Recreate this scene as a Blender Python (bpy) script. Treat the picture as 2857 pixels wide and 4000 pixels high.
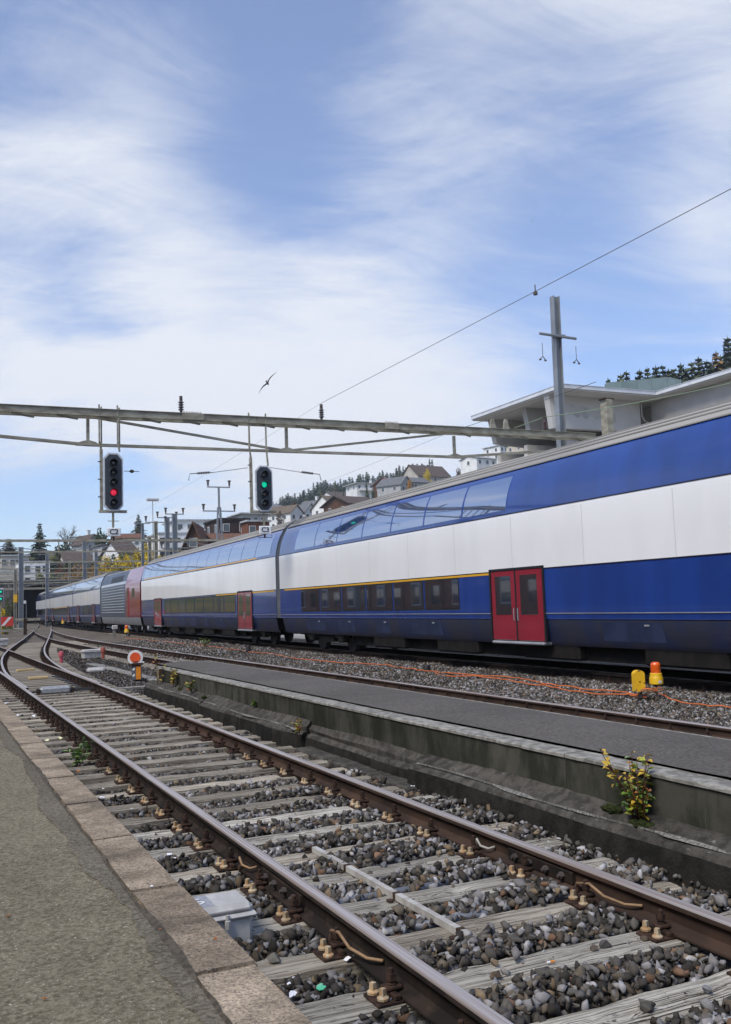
import bpy, bmesh, math, random
import numpy as np
from mathutils import Vector, Matrix

for o in list(bpy.data.objects):
    bpy.data.objects.remove(o)
S = bpy.context.scene
C = S.collection
rnd = random.Random(7)
nr = np.random.RandomState(11)

# ------------------------------------------------------------------ camera
# world: X to the right of the tracks, Y along the tracks, Z up; z = 0 is the head of the rails beside the platform
CAM = Vector((0.0, 0.0, 1.538))
RIGHT = Vector((0.9060648817, -0.4217945123, -0.0337019210))
UP = Vector((-0.0095506099, -0.1000128512, 0.9949403075))
FWD = Vector((0.4230309870, 0.9011585981, 0.0946465271))
FPX = 3702.886
cd = bpy.data.cameras.new('camera')
cd.sensor_fit = 'VERTICAL'
cd.sensor_height = 36.0
cd.lens = FPX / 4000 * 36.0
cd.clip_start = 0.1
cd.clip_end = 12000
cam = bpy.data.objects.new('camera', cd)
C.objects.link(cam)
cam.matrix_world = Matrix(((RIGHT.x, UP.x, -FWD.x, CAM.x), (RIGHT.y, UP.y, -FWD.y, CAM.y),
                           (RIGHT.z, UP.z, -FWD.z, CAM.z), (0, 0, 0, 1)))
S.camera = cam
S.render.resolution_x, S.render.resolution_y = 731, 1024


def ray(u, v):
    return RIGHT * ((u - 1428.5) / FPX) - UP * ((v - 2000.0) / FPX) + FWD


def at(u, v, Y):
    """survey point: where the line of sight u, v of the photograph crosses the cross-section at distance Y"""
    d = ray(u, v)
    return CAM + d * (Y / d.y)


# ------------------------------------------------------------------ sky, sun, exposure
SUN_EL, SUN_AZ = math.radians(52), math.radians(245)   # azimuth clockwise from +Y: behind the camera, to the left
w = bpy.data.worlds.new('World')
S.world = w
w.use_nodes = True
nt = w.node_tree
nt.nodes.clear()
N, L = nt.nodes.new, nt.links.new


def wm(op, a, b=None, c=None, clamp=False):
    n = N('ShaderNodeMath')
    n.operation = op
    n.use_clamp = clamp
    for i, x in enumerate((a, b, c)):
        if x is None:
            continue
        if isinstance(x, (int, float)):
            n.inputs[i].default_value = x
        else:
            L(x, n.inputs[i])
    return n.outputs[0]


tc = N('ShaderNodeTexCoord')
sky = N('ShaderNodeTexSky')
sky.sky_type = 'NISHITA'
sky.sun_disc = False
sky.sun_elevation = SUN_EL
sky.sun_rotation = SUN_AZ
sky.air_density = 1.0
sky.dust_density = 0.6
sky.ozone_density = 2.2
nrm = N('ShaderNodeVectorMath'); nrm.operation = 'NORMALIZE'
L(tc.outputs['Generated'], nrm.inputs[0])
sep = N('ShaderNodeSeparateXYZ')
L(nrm.outputs[0], sep.inputs[0])
zc = wm('ADD', wm('MAXIMUM', sep.outputs[2], 0.0), 0.16)
comb = N('ShaderNodeCombineXYZ')
L(wm('DIVIDE', sep.outputs[0], zc), comb.inputs[0])
L(wm('DIVIDE', sep.outputs[1], zc), comb.inputs[1])


def wnoise(scale, detail, rough, stretch, rot, loc, dist=0.0, vec=None):
    m1 = N('ShaderNodeMapping')           # turn first, then stretch, so that veils are drawn out along the turned axis
    m1.inputs['Rotation'].default_value = (0, 0, rot)
    L(vec or comb.outputs[0], m1.inputs[0])
    m = N('ShaderNodeMapping')
    m.inputs['Scale'].default_value = stretch
    m.inputs['Location'].default_value = loc
    L(m1.outputs[0], m.inputs[0])
    n = N('ShaderNodeTexNoise')
    n.inputs['Scale'].default_value = scale
    n.inputs['Detail'].default_value = detail
    n.inputs['Roughness'].default_value = rough
    n.inputs['Distortion'].default_value = dist
    L(m.outputs[0], n.inputs['Vector'])
    return n


warp = wnoise(0.8, 2, 0.5, (1, 1, 1), 0, (3.1, 1.7, 0))
wv = N('ShaderNodeVectorMath'); wv.operation = 'MULTIPLY_ADD'
L(warp.outputs['Color'], wv.inputs[0])
wv.inputs[1].default_value = (0.8, 0.8, 0)
L(comb.outputs[0], wv.inputs[2])
streak = wnoise(1.25, 7, 0.64, (0.68, 1.4, 1), 0.72, (1.3, 8.2, 0), 0.25, wv.outputs[0])
fine = wnoise(4.2, 8, 0.68, (0.62, 1.5, 1), 0.05, (4.0, 1.0, 0), 0.5, wv.outputs[0])
m0 = wm('ADD', wm('MULTIPLY', streak.outputs[0], 1.05), wm('MULTIPLY', fine.outputs[0], 0.56))
# thicker veils towards the horizon, and the cloud banks where they hung that day (direction, size, weight)
el = sep.outputs[2]
dwarp = N('ShaderNodeVectorMath'); dwarp.operation = 'MULTIPLY_ADD'
L(streak.outputs['Color'], dwarp.inputs[0]); dwarp.inputs[1].default_value = (0.16, 0.16, 0.16); L(nrm.outputs[0], dwarp.inputs[2])
m0 = wm('ADD', m0, wm('MULTIPLY', wm('SUBTRACT', 0.42, wm('MINIMUM', el, 0.9)), 0.40))
m0 = wm('MULTIPLY_ADD', wm('MAXIMUM', wm('SUBTRACT', 0.10, el), 0.0), 1.6, m0)
for (u, v, size, wt) in [(100, 880, 0.20, 0.17), (620, 1020, 0.20, 0.12), (1400, 1420, 0.24, 0.11), (1680, 570, 0.26, 0.30), (2500, 0, 0.26, 0.32),
                         (420, 560, 0.20, 0.18), (2790, 980, 0.14, 0.22), (450, 1580, 0.22, 0.48), (1250, 1640, 0.26, 0.44), (40, 1430, 0.14, 0.26), (1900, 1500, 0.16, 0.16), (2250, 1240, 0.12, 0.18),
                         (480, 70, 0.16, 0.14), (2830, 330, 0.12, 0.16),
                         (1150, 150, 0.22, -0.22), (2130, 320, 0.16, -0.16), (160, 1130, 0.10, -0.40), (430, 1210, 0.09, -0.30), (2050, 1000, 0.20, -0.18), (1100, 780, 0.14, -0.12),
                         (130, 1950, 0.16, -0.36), (620, 1970, 0.15, -0.36), (2430, 1390, 0.16, -0.16), (2350, 640, 0.16, -0.12)]:
    d = ray(u, v).normalized() + Vector((0.08, 0.08, 0.08))
    vd = N('ShaderNodeVectorMath'); vd.operation = 'DISTANCE'
    L(dwarp.outputs[0], vd.inputs[0])
    vd.inputs[1].default_value = d
    g = N('ShaderNodeMapRange'); g.interpolation_type = 'SMOOTHSTEP'
    g.inputs['From Min'].default_value = 0.0
    g.inputs['From Max'].default_value = size
    g.inputs['To Min'].default_value = wt
    g.inputs['To Max'].default_value = 0.0
    L(vd.outputs['Value'], g.inputs['Value'])
    m0 = wm('ADD', m0, g.outputs[0])
mr = N('ShaderNodeMapRange')
mr.interpolation_type = 'SMOOTHSTEP'
mr.inputs['From Min'].default_value = 0.64
mr.inputs['From Max'].default_value = 1.40
L(m0, mr.inputs['Value'])
mask = wm('MULTIPLY_ADD', mr.outputs[0], 0.84, 0.13)
mixc = N('ShaderNodeMix')
mixc.data_type = 'RGBA'
L(mask, mixc.inputs['Factor'])
SKY_GAIN = 1.0
tint = N('ShaderNodeVectorMath'); tint.operation = 'MULTIPLY'
L(sky.outputs[0], tint.inputs[0])
tint.inputs[1].default_value = (1.20 * SKY_GAIN, 1.33 * SKY_GAIN, 1.62 * SKY_GAIN)
L(tint.outputs[0], mixc.inputs['A'])
mixc.inputs['B'].default_value = (7.6, 7.9, 8.5, 1)
bg = N('ShaderNodeBackground')
bg.inputs['Strength'].default_value = 0.1
L(mixc.outputs['Result'], bg.inputs['Color'])
wo = N('ShaderNodeOutputWorld')
L(bg.outputs[0], wo.inputs[0])

sl = bpy.data.lights.new('sun', 'SUN')
sl.energy = 2.9
sl.angle = math.radians(24)
sl.color = (1.0, 0.93, 0.83)
sun = bpy.data.objects.new('sun', sl)
C.objects.link(sun)
sdir = Vector((math.sin(SUN_AZ) * math.cos(SUN_EL), math.cos(SUN_AZ) * math.cos(SUN_EL), math.sin(SUN_EL)))
sun.rotation_euler = sdir.to_track_quat('Z', 'Y').to_euler()
sun.location = sdir * 50 + Vector((0, 0, 30))

S.view_settings.view_transform = 'Standard'
S.view_settings.look = 'None'
S.view_settings.gamma = 1.0
S.view_settings.use_curve_mapping = False
S.view_settings.exposure = 0.22
S.render.engine = 'CYCLES'


# ------------------------------------------------------------------ helpers: materials
def pm(name, c1, c2=None, scale=4.0, detail=6.0, stretch=(1, 1, 1), ramp=(0.38, 0.62), rough=0.7, rough2=None, bump=0.0, bscale=None,
       metal=0.0, spec=0.5, coat=0.0, c3=None, scale3=30.0, ramp3=(0.6, 0.7), stretch3=(1, 1, 1), rv=0.0, world=False, attr=None, emit=None,
       ior=None, trans=0.0, bdist=0.01, bstretch=None, big=None, nrough=0.55):
    m = bpy.data.materials.new(name)
    m.use_nodes = True
    t = m.node_tree
    n_, l_ = t.nodes.new, t.links.new
    b = t.nodes['Principled BSDF']
    b.inputs['Metallic'].default_value = metal
    b.inputs['Roughness'].default_value = rough
    if rough >= 0.8 and spec == 0.5:
        spec = 0.12            # dull, dusty surfaces
    b.inputs['Specular IOR Level'].default_value = spec
    b.inputs['Coat Weight'].default_value = coat
    b.inputs['Coat Roughness'].default_value = 0.06
    b.inputs['Transmission Weight'].default_value = trans
    if ior:
        b.inputs['IOR'].default_value = ior
    if world:
        vec = n_('ShaderNodeNewGeometry').outputs['Position']
    else:
        vec = n_('ShaderNodeTexCoord').outputs['Object']
    oi = n_('ShaderNodeObjectInfo')
    if not world:
        av = n_('ShaderNodeVectorMath'); av.operation = 'MULTIPLY_ADD'
        l_(oi.outputs['Random'], av.inputs[0])
        av.inputs[1].default_value = (37.0, 53.0, 29.0)
        l_(vec, av.inputs[2])
        vec = av.outputs[0]

    def noise(sc, de, st):
        mp = n_('ShaderNodeMapping')
        mp.inputs['Scale'].default_value = st
        l_(vec, mp.inputs[0])
        nn = n_('ShaderNodeTexNoise')
        nn.inputs['Scale'].default_value = sc
        nn.inputs['Detail'].default_value = de
        nn.inputs['Roughness'].default_value = nrough
        l_(mp.outputs[0], nn.inputs['Vector'])
        return nn.outputs[0]

    def rng(val, a, bb):
        r_ = n_('ShaderNodeMapRange')
        r_.interpolation_type = 'SMOOTHSTEP'
        r_.inputs['From Min'].default_value = a
        r_.inputs['From Max'].default_value = bb
        l_(val, r_.inputs['Value'])
        return r_.outputs[0]

    def mixn(f, a, bb, blend='MIX'):
        x = n_('ShaderNodeMix')
        x.data_type = 'RGBA'
        x.blend_type = blend
        if isinstance(f, float):
            x.inputs['Factor'].default_value = f
        else:
            l_(f, x.inputs['Factor'])
        for key, val in (('A', a), ('B', bb)):
            if isinstance(val, tuple):
                x.inputs[key].default_value = (*val, 1)
            else:
                l_(val, x.inputs[key])
        return x.outputs['Result']

    col = tuple(c1)
    if attr:
        a_ = n_('ShaderNodeAttribute')
        a_.attribute_name = attr
        col = a_.outputs['Color']
    f1 = None
    if c2 is not None:
        f1 = rng(noise(scale, detail, stretch), *ramp)
        col = mixn(f1, col, tuple(c2), 'MULTIPLY' if attr else 'MIX')
    if c3 is not None:
        f3 = rng(noise(scale3, 4.0, stretch3), *ramp3)
        col = mixn(f3, col, tuple(c3))
    if big:
        bf = noise(big[0], 5.0, big[2] if len(big) > 2 else (1, 1, 1))
        br = n_('ShaderNodeMapRange')
        br.inputs['From Min'].default_value = 0.3
        br.inputs['From Max'].default_value = 0.7
        br.inputs['To Min'].default_value = 1 - big[1]
        br.inputs['To Max'].default_value = 1 + big[1]
        l_(bf, br.inputs['Value'])
        bm_ = n_('ShaderNodeVectorMath'); bm_.operation = 'SCALE'
        if isinstance(col, tuple):
            bm_.inputs[0].default_value = col
        else:
            l_(col, bm_.inputs[0])
        l_(br.outputs[0], bm_.inputs['Scale'])
        col = bm_.outputs[0]
    if rv:
        hs = n_('ShaderNodeHueSaturation')
        rr = n_('ShaderNodeMapRange')
        l_(oi.outputs['Random'], rr.inputs['Value'])
        rr.inputs['To Min'].default_value = 1 - rv
        rr.inputs['To Max'].default_value = 1 + rv
        l_(rr.outputs[0], hs.inputs['Value'])
        if isinstance(col, tuple):
            hs.inputs['Color'].default_value = (*col, 1)
        else:
            l_(col, hs.inputs['Color'])
        col = hs.outputs[0]
    if isinstance(col, tuple):
        b.inputs['Base Color'].default_value = (*col, 1)
    else:
        l_(col, b.inputs['Base Color'])
    if rough2 is not None and f1 is not None:
        r2 = n_('ShaderNodeMapRange')
        l_(f1, r2.inputs['Value'])
        r2.inputs['To Min'].default_value = rough
        r2.inputs['To Max'].default_value = rough2
        l_(r2.outputs[0], b.inputs['Roughness'])
    if bump:
        bn = n_('ShaderNodeBump')
        bn.inputs['Strength'].default_value = bump
        bn.inputs['Distance'].default_value = bdist
        l_(noise(bscale or scale * 4, 6.0, bstretch or stretch), bn.inputs['Height'])
        l_(bn.outputs[0], b.inputs['Normal'])
    if emit:
        b.inputs['Emission Color'].default_value = (*emit[0], 1)
        b.inputs['Emission Strength'].default_value = emit[1]
    return m


# ------------------------------------------------------------------ helpers: meshes
class MB:
    def __init__(self):
        self.v, self.f, self.m = [], [], []

    def add(self, vs, fs, mi=0):
        k = len(self.v)
        self.v += [tuple(p) for p in vs]
        self.f += [tuple(i + k for i in f) for f in fs]
        self.m += [mi] * len(fs)
        return self

    def box(self, c, s, rz=0.0, mi=0, taper=1.0):
        hx, hy, hz = s[0] / 2, s[1] / 2, s[2] / 2
        cr, sr = math.cos(rz), math.sin(rz)
        vs = []
        for z in (-hz, hz):
            t = taper if z > 0 else 1.0
            for x, y in ((-hx, -hy), (hx, -hy), (hx, hy), (-hx, hy)):
                x, y = x * t, y * t
                vs.append((c[0] + x * cr - y * sr, c[1] + x * sr + y * cr, c[2] + z))
        return self.add(vs, [(3, 2, 1, 0), (4, 5, 6, 7), (0, 1, 5, 4), (1, 2, 6, 5), (2, 3, 7, 6), (3, 0, 4, 7)], mi)

    def rbox(self, c, s, b=0.01, mi=0):
        """box with chamfered edges"""
        bm = bmesh.new()
        bmesh.ops.create_cube(bm, size=1)
        bmesh.ops.scale(bm, verts=bm.verts, vec=s)
        bmesh.ops.bevel(bm, geom=list(bm.edges), offset=min(b, min(s) * 0.45), segments=1, affect='EDGES')
        bm.verts.ensure_lookup_table()
        vs = [(v.co.x + c[0], v.co.y + c[1], v.co.z + c[2]) for v in bm.verts]
        fs = [[v.index for v in f.verts] for f in bm.faces]
        bm.free()
        return self.add(vs, fs, mi)

    def beam(self, p, q, w_, h_, mi=0, up=(0, 0, 1)):
        p, q = Vector(p), Vector(q)
        d = (q - p).normalized()
        u = Vector(up)
        if abs(d.dot(u)) > 0.98:
            u = Vector((1, 0, 0))
        r = d.cross(u).normalized()
        u = r.cross(d)
        vs = []
        for e in (p, q):
            for a, b in ((-1, -1), (1, -1), (1, 1), (-1, 1)):
                vs.append(e + r * (a * w_ / 2) + u * (b * h_ / 2))
        return self.add(vs, [(0, 1, 2, 3), (7, 6, 5, 4), (4, 5, 1, 0), (5, 6, 2, 1), (6, 7, 3, 2), (7, 4, 0, 3)], mi)

    def ibeam(self, p, q, w_, h_, t=0.015, mi=0, up=(0, 0, 1)):
        p, q = Vector(p), Vector(q)
        d = (q - p).normalized()
        u = Vector(up)
        if abs(d.dot(u)) > 0.98:
            u = Vector((1, 0, 0))
        r = d.cross(u).normalized()
        u = r.cross(d)
        self.beam(p + u * (h_ / 2 - t / 2), q + u * (h_ / 2 - t / 2), w_, t, mi, u)
        self.beam(p - u * (h_ / 2 - t / 2), q - u * (h_ / 2 - t / 2), w_, t, mi, u)
        self.beam(p, q, t, h_ - 2 * t - 0.001, mi, u)
        return self

    def tube(self, pts, r, n=6, mi=0, cap=True):
        pts = [Vector(p) for p in pts]
        rs = r if isinstance(r, (list, tuple)) else [r] * len(pts)
        vs, fs = [], []
        for i, p in enumerate(pts):
            d = (pts[min(i + 1, len(pts) - 1)] - pts[max(i - 1, 0)]).normalized()
            u = Vector((0, 0, 1)) if abs(d.z) < 0.95 else Vector((1, 0, 0))
            a = d.cross(u).normalized()
            b = a.cross(d)
            for k in range(n):
                t = 2 * math.pi * k / n
                vs.append(p + (a * math.cos(t) + b * math.sin(t)) * rs[i])
        for i in range(len(pts) - 1):
            for k in range(n):
                k2 = (k + 1) % n
                fs.append((i * n + k, i * n + k2, (i + 1) * n + k2, (i + 1) * n + k))
        if cap:
            fs.append(tuple(range(n - 1, -1, -1)))
            fs.append(tuple(range((len(pts) - 1) * n, len(pts) * n)))
        return self.add(vs, fs, mi)

    def lathe(self, c, prof, n=12, axis='z', mi=0, rot=0.0):
        vs, fs = [], []
        for (r, h) in prof:
            for k in range(n):
                t = 2 * math.pi * k / n + rot
                a, b = r * math.cos(t), r * math.sin(t)
                p = {'z': (a, b, h), 'y': (a, h, b), 'x': (h, a, b)}[axis]
                vs.append((c[0] + p[0], c[1] + p[1], c[2] + p[2]))
        for i in range(len(prof) - 1):
            for k in range(n):
                k2 = (k + 1) % n
                f = (i * n + k, i * n + k2, (i + 1) * n + k2, (i + 1) * n + k)
                fs.append(f if axis != 'y' else f[::-1])
        e0, e1 = tuple(range(n - 1, -1, -1)), tuple(range((len(prof) - 1) * n, len(prof) * n))
        if prof[0][0] > 1e-5:
            fs.append(e0 if axis != 'y' else e0[::-1])
        if prof[-1][0] > 1e-5:
            fs.append(e1 if axis != 'y' else e1[::-1])
        return self.add(vs, fs, mi)

    def prism(self, poly, axis, a, b, mi=0):
        """polygon extruded along an axis from a to b; poly is in the two other axes in xyz order"""
        n = len(poly)
        vs = []
        for h in (a, b):
            for (p, q) in poly:
                vs.append({'x': (h, p, q), 'y': (p, h, q), 'z': (p, q, h)}[axis])
        fs = [tuple(range(n)), tuple(range(2 * n - 1, n - 1, -1))]
        for i in range(n):
            j = (i + 1) % n
            fs.append((j, i, n + i, n + j))
        return self.add(vs, fs, mi)

    def xf(self, M):
        self.v = [tuple(M @ Vector(p)) for p in self.v]
        return self

    def mesh(self, name, mats, smooth=False, fix=True):
        me = bpy.data.meshes.new(name)
        me.from_pydata(self.v, [], self.f)
        for m in (mats if isinstance(mats, (list, tuple)) else [mats]):
            me.materials.append(m)
        if any(self.m):
            me.polygons.foreach_set('material_index', self.m)
        if fix and len(self.f) < 60000:
            bm = bmesh.new()
            bm.from_mesh(me)
            bmesh.ops.recalc_face_normals(bm, faces=bm.faces)
            bm.to_mesh(me)
            bm.free()
        if smooth:
            me.polygons.foreach_set('use_smooth', [True] * len(me.polygons))
            if smooth is not True:
                me.set_sharp_from_angle(angle=math.radians(smooth))
        me.update()
        return me

    def build(self, name, mats, parent=None, smooth=False, loc=None, rz=0.0):
        return obj(name, self.mesh(name, mats, smooth), parent, loc, rz)


def obj(name, me, parent=None, loc=None, rz=0.0):
    o = bpy.data.objects.new(name, me)
    C.objects.link(o)
    if parent:
        o.parent = parent
    if loc is not None:
        o.location = loc
    if rz:
        o.rotation_euler.z = rz
    return o


def tag(o, label, cat, group=None):
    o['label'] = label
    o['category'] = cat
    if group:
        o['group'] = group
    return o


def thing(name, label, cat, loc=(0, 0, 0), rz=0.0, group=None):
    return tag(obj(name, None, None, loc, rz), label, cat, group)


def struct(o):
    o['kind'] = 'structure'
    return o


def stuff(o, label=None, cat=None):
    o['kind'] = 'stuff'
    if label:
        o['label'] = label
        o['category'] = cat
    return o


def text(body, size, mat, parent, loc, rot, name='lettering', ext=0.003):
    cu = bpy.data.curves.new(name, 'FONT')
    cu.body = body
    cu.size = size
    cu.extrude = ext
    cu.align_x, cu.align_y = 'CENTER', 'CENTER'
    cu.resolution_u = 4
    cu.offset = size * 0.02
    cu.materials.append(mat)
    o = bpy.data.objects.new(name, cu)
    C.objects.link(o)
    bpy.context.view_layer.update()
    me = bpy.data.meshes.new_from_object(o.evaluated_get(bpy.context.evaluated_depsgraph_get()))
    bpy.data.objects.remove(o)
    o = obj(name, me, parent, loc)
    o.rotation_euler = rot
    return o


def hexnut(mb, c, r, h, n=6, mi=0):
    mb.lathe(c, [(r, 0), (r, h)], n, 'z', mi)

# ------------------------------------------------------------------ materials
MT = {}
MT['asphalt'] = pm('asphalt', (0.092, 0.078, 0.052), (0.250, 0.221, 0.158), scale=46, detail=10, ramp=(0.32, 0.66), rough=0.92, bump=0.9, bscale=95, bdist=0.006,
                   c3=(0.50, 0.46, 0.38), scale3=80, ramp3=(0.61, 0.66), world=True, nrough=0.72, big=(0.9, 0.22))
MT['asphalt_dark'] = pm('asphalt_dark', (0.080, 0.074, 0.067), (0.135, 0.126, 0.114), scale=30, detail=9, rough=0.93, bump=0.8, bscale=80,
                        bdist=0.006, c3=(0.24, 0.225, 0.20), scale3=90, ramp3=(0.62, 0.70), world=True, nrough=0.7, big=(0.8, 0.20, (1, 1, 1)))
MT['granite'] = pm('granite', (0.375, 0.302, 0.218), (0.205, 0.168, 0.124), scale=60, detail=8, ramp=(0.36, 0.64), rough=0.85, bump=0.7, bscale=90,
                   bdist=0.005, c3=(0.11, 0.092, 0.08), scale3=95, ramp3=(0.53, 0.62), rv=0.12, big=(3.0, 0.55, (1, 1.3, 1)), nrough=0.68)
MT['concrete'] = pm('concrete', (0.27, 0.265, 0.245), (0.18, 0.175, 0.16), scale=3, detail=8, rough=0.9, bump=0.5, bscale=60, bdist=0.004, rv=0.05)
MT['concrete_light'] = pm('concrete_light', (0.31, 0.30, 0.27), (0.17, 0.165, 0.145), scale=14, detail=9, rough=0.9, bump=0.5, bscale=70, bdist=0.004, rv=0.06, big=(1.5, 0.15))
MT['concrete_wall'] = pm('concrete_wall', (0.066, 0.065, 0.052), (0.027, 0.029, 0.021), scale=3.2, detail=10, stretch=(1, 1.0, 0.45), rough=0.92, bump=0.6,
                         bscale=40, bdist=0.006, c3=(0.16, 0.156, 0.138), scale3=5, ramp3=(0.62, 0.80), stretch3=(1, 1.5, 0.14), rv=0.08, big=(0.6, 0.35), nrough=0.65)
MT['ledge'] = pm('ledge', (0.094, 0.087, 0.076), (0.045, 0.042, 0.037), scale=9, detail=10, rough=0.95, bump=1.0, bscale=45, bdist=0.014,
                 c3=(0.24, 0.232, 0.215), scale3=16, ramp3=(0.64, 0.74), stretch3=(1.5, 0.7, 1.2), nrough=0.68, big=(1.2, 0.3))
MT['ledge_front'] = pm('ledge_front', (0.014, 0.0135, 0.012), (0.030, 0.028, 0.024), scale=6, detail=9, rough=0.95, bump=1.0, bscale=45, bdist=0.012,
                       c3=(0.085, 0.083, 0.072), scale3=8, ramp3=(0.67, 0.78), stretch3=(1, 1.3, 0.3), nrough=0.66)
MT['lime'] = pm('lime', (0.24, 0.235, 0.215), (0.11, 0.105, 0.095), scale=40, detail=8, rough=0.95, bump=0.6, bscale=90, bdist=0.005)
MT['rust'] = pm('rust', (0.034, 0.025, 0.020), (0.017, 0.014, 0.0125), scale=7, detail=8, rough=0.85, bump=0.4, bscale=60, bdist=0.004,
                c3=(0.062, 0.038, 0.026), scale3=16, ramp3=(0.6, 0.75))
MT['rust_light'] = pm('rust_light', (0.066, 0.041, 0.030), (0.036, 0.025, 0.020), scale=4, detail=8, stretch=(1, 0.5, 1), rough=0.8, bump=0.3, bscale=60, bdist=0.003)
MT['railtop'] = pm('railtop', (0.46, 0.42, 0.40), (0.30, 0.245, 0.215), scale=16, detail=6, stretch=(5, 0.03, 1), ramp=(0.42, 0.62), rough=0.38, rough2=0.55, metal=0.35)
MT['railtop_rusty'] = pm('railtop_rusty', (0.36, 0.30, 0.26), (0.20, 0.125, 0.09), scale=12, detail=6, stretch=(5, 0.03, 1), ramp=(0.4, 0.6), rough=0.4, rough2=0.6, metal=0.35)
MT['sleeper'] = pm('sleeper', (0.62, 0.59, 0.51), (0.33, 0.30, 0.245), scale=4.5, detail=12, stretch=(0.30, 11, 11), big=(1.3, 0.28), rough=0.92, bump=1.0, bscale=11, bdist=0.02,
                   bstretch=(0.16, 9, 9), c3=(0.06, 0.048, 0.038), scale3=8, ramp3=(0.55, 0.60), stretch3=(0.10, 10, 10), rv=0.18, nrough=0.66)
MT['sleeper_b'] = pm('sleeper_b', (0.46, 0.42, 0.345), (0.25, 0.215, 0.165), scale=4.5, detail=12, stretch=(0.30, 11, 11), big=(1.3, 0.28), rough=0.92, bump=1.0, bscale=11, bdist=0.02,
                     bstretch=(0.16, 9, 9), c3=(0.07, 0.055, 0.042), scale3=8, ramp3=(0.56, 0.62), stretch3=(0.12, 11, 11), rv=0.25, nrough=0.66)
MT['plate'] = pm('plate', (0.062, 0.036, 0.026), (0.026, 0.018, 0.015), scale=20, detail=6, rough=0.85, bump=0.5, bscale=90, bdist=0.003)
MT['screw'] = pm('screw', (0.34, 0.21, 0.10), (0.40, 0.33, 0.22), scale=30, detail=4, rough=0.75, bump=0.3, bscale=120, bdist=0.002, rv=0.22)
MT['gravel'] = pm('gravel', (0.17, 0.145, 0.118), (0.082, 0.069, 0.056), scale=14, detail=6, rough=0.95, bump=1.0, bscale=22, bdist=0.04,
                  c3=(0.30, 0.285, 0.265), scale3=11, ramp3=(0.60, 0.68), world=True, big=(0.35, 0.25))
MT['stone'] = pm('stone', (1, 1, 1), (0.72, 0.69, 0.66), scale=14, detail=6, rough=0.9, bump=0.6, bscale=70, bdist=0.004, attr='stone_col', world=True)
MT['galv'] = pm('galv', (0.27, 0.29, 0.305), (0.225, 0.24, 0.255), scale=1.5, detail=4, rough=0.55, metal=0.35, rv=0.05)
MT['steel_old'] = pm('steel_old', (0.36, 0.345, 0.27), (0.235, 0.215, 0.165), scale=2.2, detail=8, stretch=(1, 1, 3), rough=0.75, metal=0.1,
                     c3=(0.20, 0.12, 0.065), scale3=5, ramp3=(0.62, 0.75))
MT['dark_steel'] = pm('dark_steel', (0.10, 0.085, 0.075), (0.06, 0.05, 0.045), scale=8, rough=0.75, metal=0.2)
MT['black'] = pm('black', (0.012, 0.012, 0.013), (0.02, 0.02, 0.02), scale=6, rough=0.6)
MT['white_paint'] = pm('white_paint', (0.78, 0.78, 0.76), (0.66, 0.66, 0.64), scale=4, rough=0.55)
MT['orange_paint'] = pm('orange_paint', (0.78, 0.10, 0.016), (0.70, 0.085, 0.014), scale=4, rough=0.5)
MT['amber_strip'] = pm('amber_strip', (0.72, 0.25, 0.012), (0.66, 0.22, 0.012), scale=9, rough=0.35)
MT['grey_box'] = pm('grey_box', (0.47, 0.465, 0.45), (0.37, 0.365, 0.35), scale=9, detail=8, rough=0.6, bump=0.15, bscale=60, bdist=0.003, rv=0.05)
MT['wire'] = pm('wire', (0.10, 0.10, 0.095), rough=0.6)
MT['cable_orange'] = pm('cable_orange', (0.62, 0.16, 0.035), (0.50, 0.12, 0.03), scale=5, rough=0.6)
MT['cable_tan'] = pm('cable_tan', (0.30, 0.19, 0.10), (0.2, 0.12, 0.06), scale=8, rough=0.65)
MT['cable_pale'] = pm('cable_pale', (0.42, 0.40, 0.36), (0.3, 0.28, 0.24), scale=9, rough=0.7)
MT['conduit'] = pm('conduit', (0.10, 0.11, 0.135), (0.15, 0.16, 0.18), scale=6, rough=0.5)

# ------------------------------------------------------------------ terrain and trackbed


def spl(pts):
    ys = np.array([p[0] for p in pts], float)
    xs = np.array([p[1] for p in pts], float)
    m = np.gradient(xs, ys)

    def f(y):
        i = int(np.clip(np.searchsorted(ys, y) - 1, 0, len(ys) - 2))
        h = ys[i + 1] - ys[i]
        t = (y - ys[i]) / h
        if t < 0:
            return xs[0] + m[0] * (y - ys[0])
        if t > 1:
            return xs[-1] + m[-1] * (y - ys[-1])
        return ((2 * t ** 3 - 3 * t * t + 1) * xs[i] + (t ** 3 - 2 * t * t + t) * h * m[i]
                + (-2 * t ** 3 + 3 * t * t) * xs[i + 1] + (t ** 3 - t * t) * h * m[i + 1])
    return f


XN = 2.683
x_mid = spl([(-20, 7.5), (20, 7.5), (46, 7.48), (53, 7.54), (60.5, 7.78), (72, 8.42), (86, 9.50), (96, 10.5)])
x_cross = spl([(18, 2.683), (22, 2.69), (26, 2.745), (30, 2.92), (38, 3.5), (43, 4.02), (52, 5.12), (60.5, 6.2), (70, 7.38), (79, 8.5), (95, 10.4), (125, 13.9), (150, 16.5), (185, 19.6)])


def x_train(y):
    return 12.1 + 0.016 * y + 0.0001 * y * y


ZT = 0.06


def smooth01(t):
    t = max(0.0, min(1.0, t))
    return t * t * (3 - 2 * t)


def H(x, y):
    a = max(0.0, x - 46 + 21 * smooth01((y - 90) / 70))
    h1 = 150 * (1 - math.exp(-0.27 * a / 150))
    b = max(0.0, y - 181)
    h2 = 44 * (1 - math.exp(-0.17 * b / 44)) * smooth01((x + 90) / 90)
    return -0.6 + math.hypot(h1, h2) + 0.5 * math.sin(x * 0.07) * math.sin(y * 0.05) * min(1, (a + b) / 40)


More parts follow.
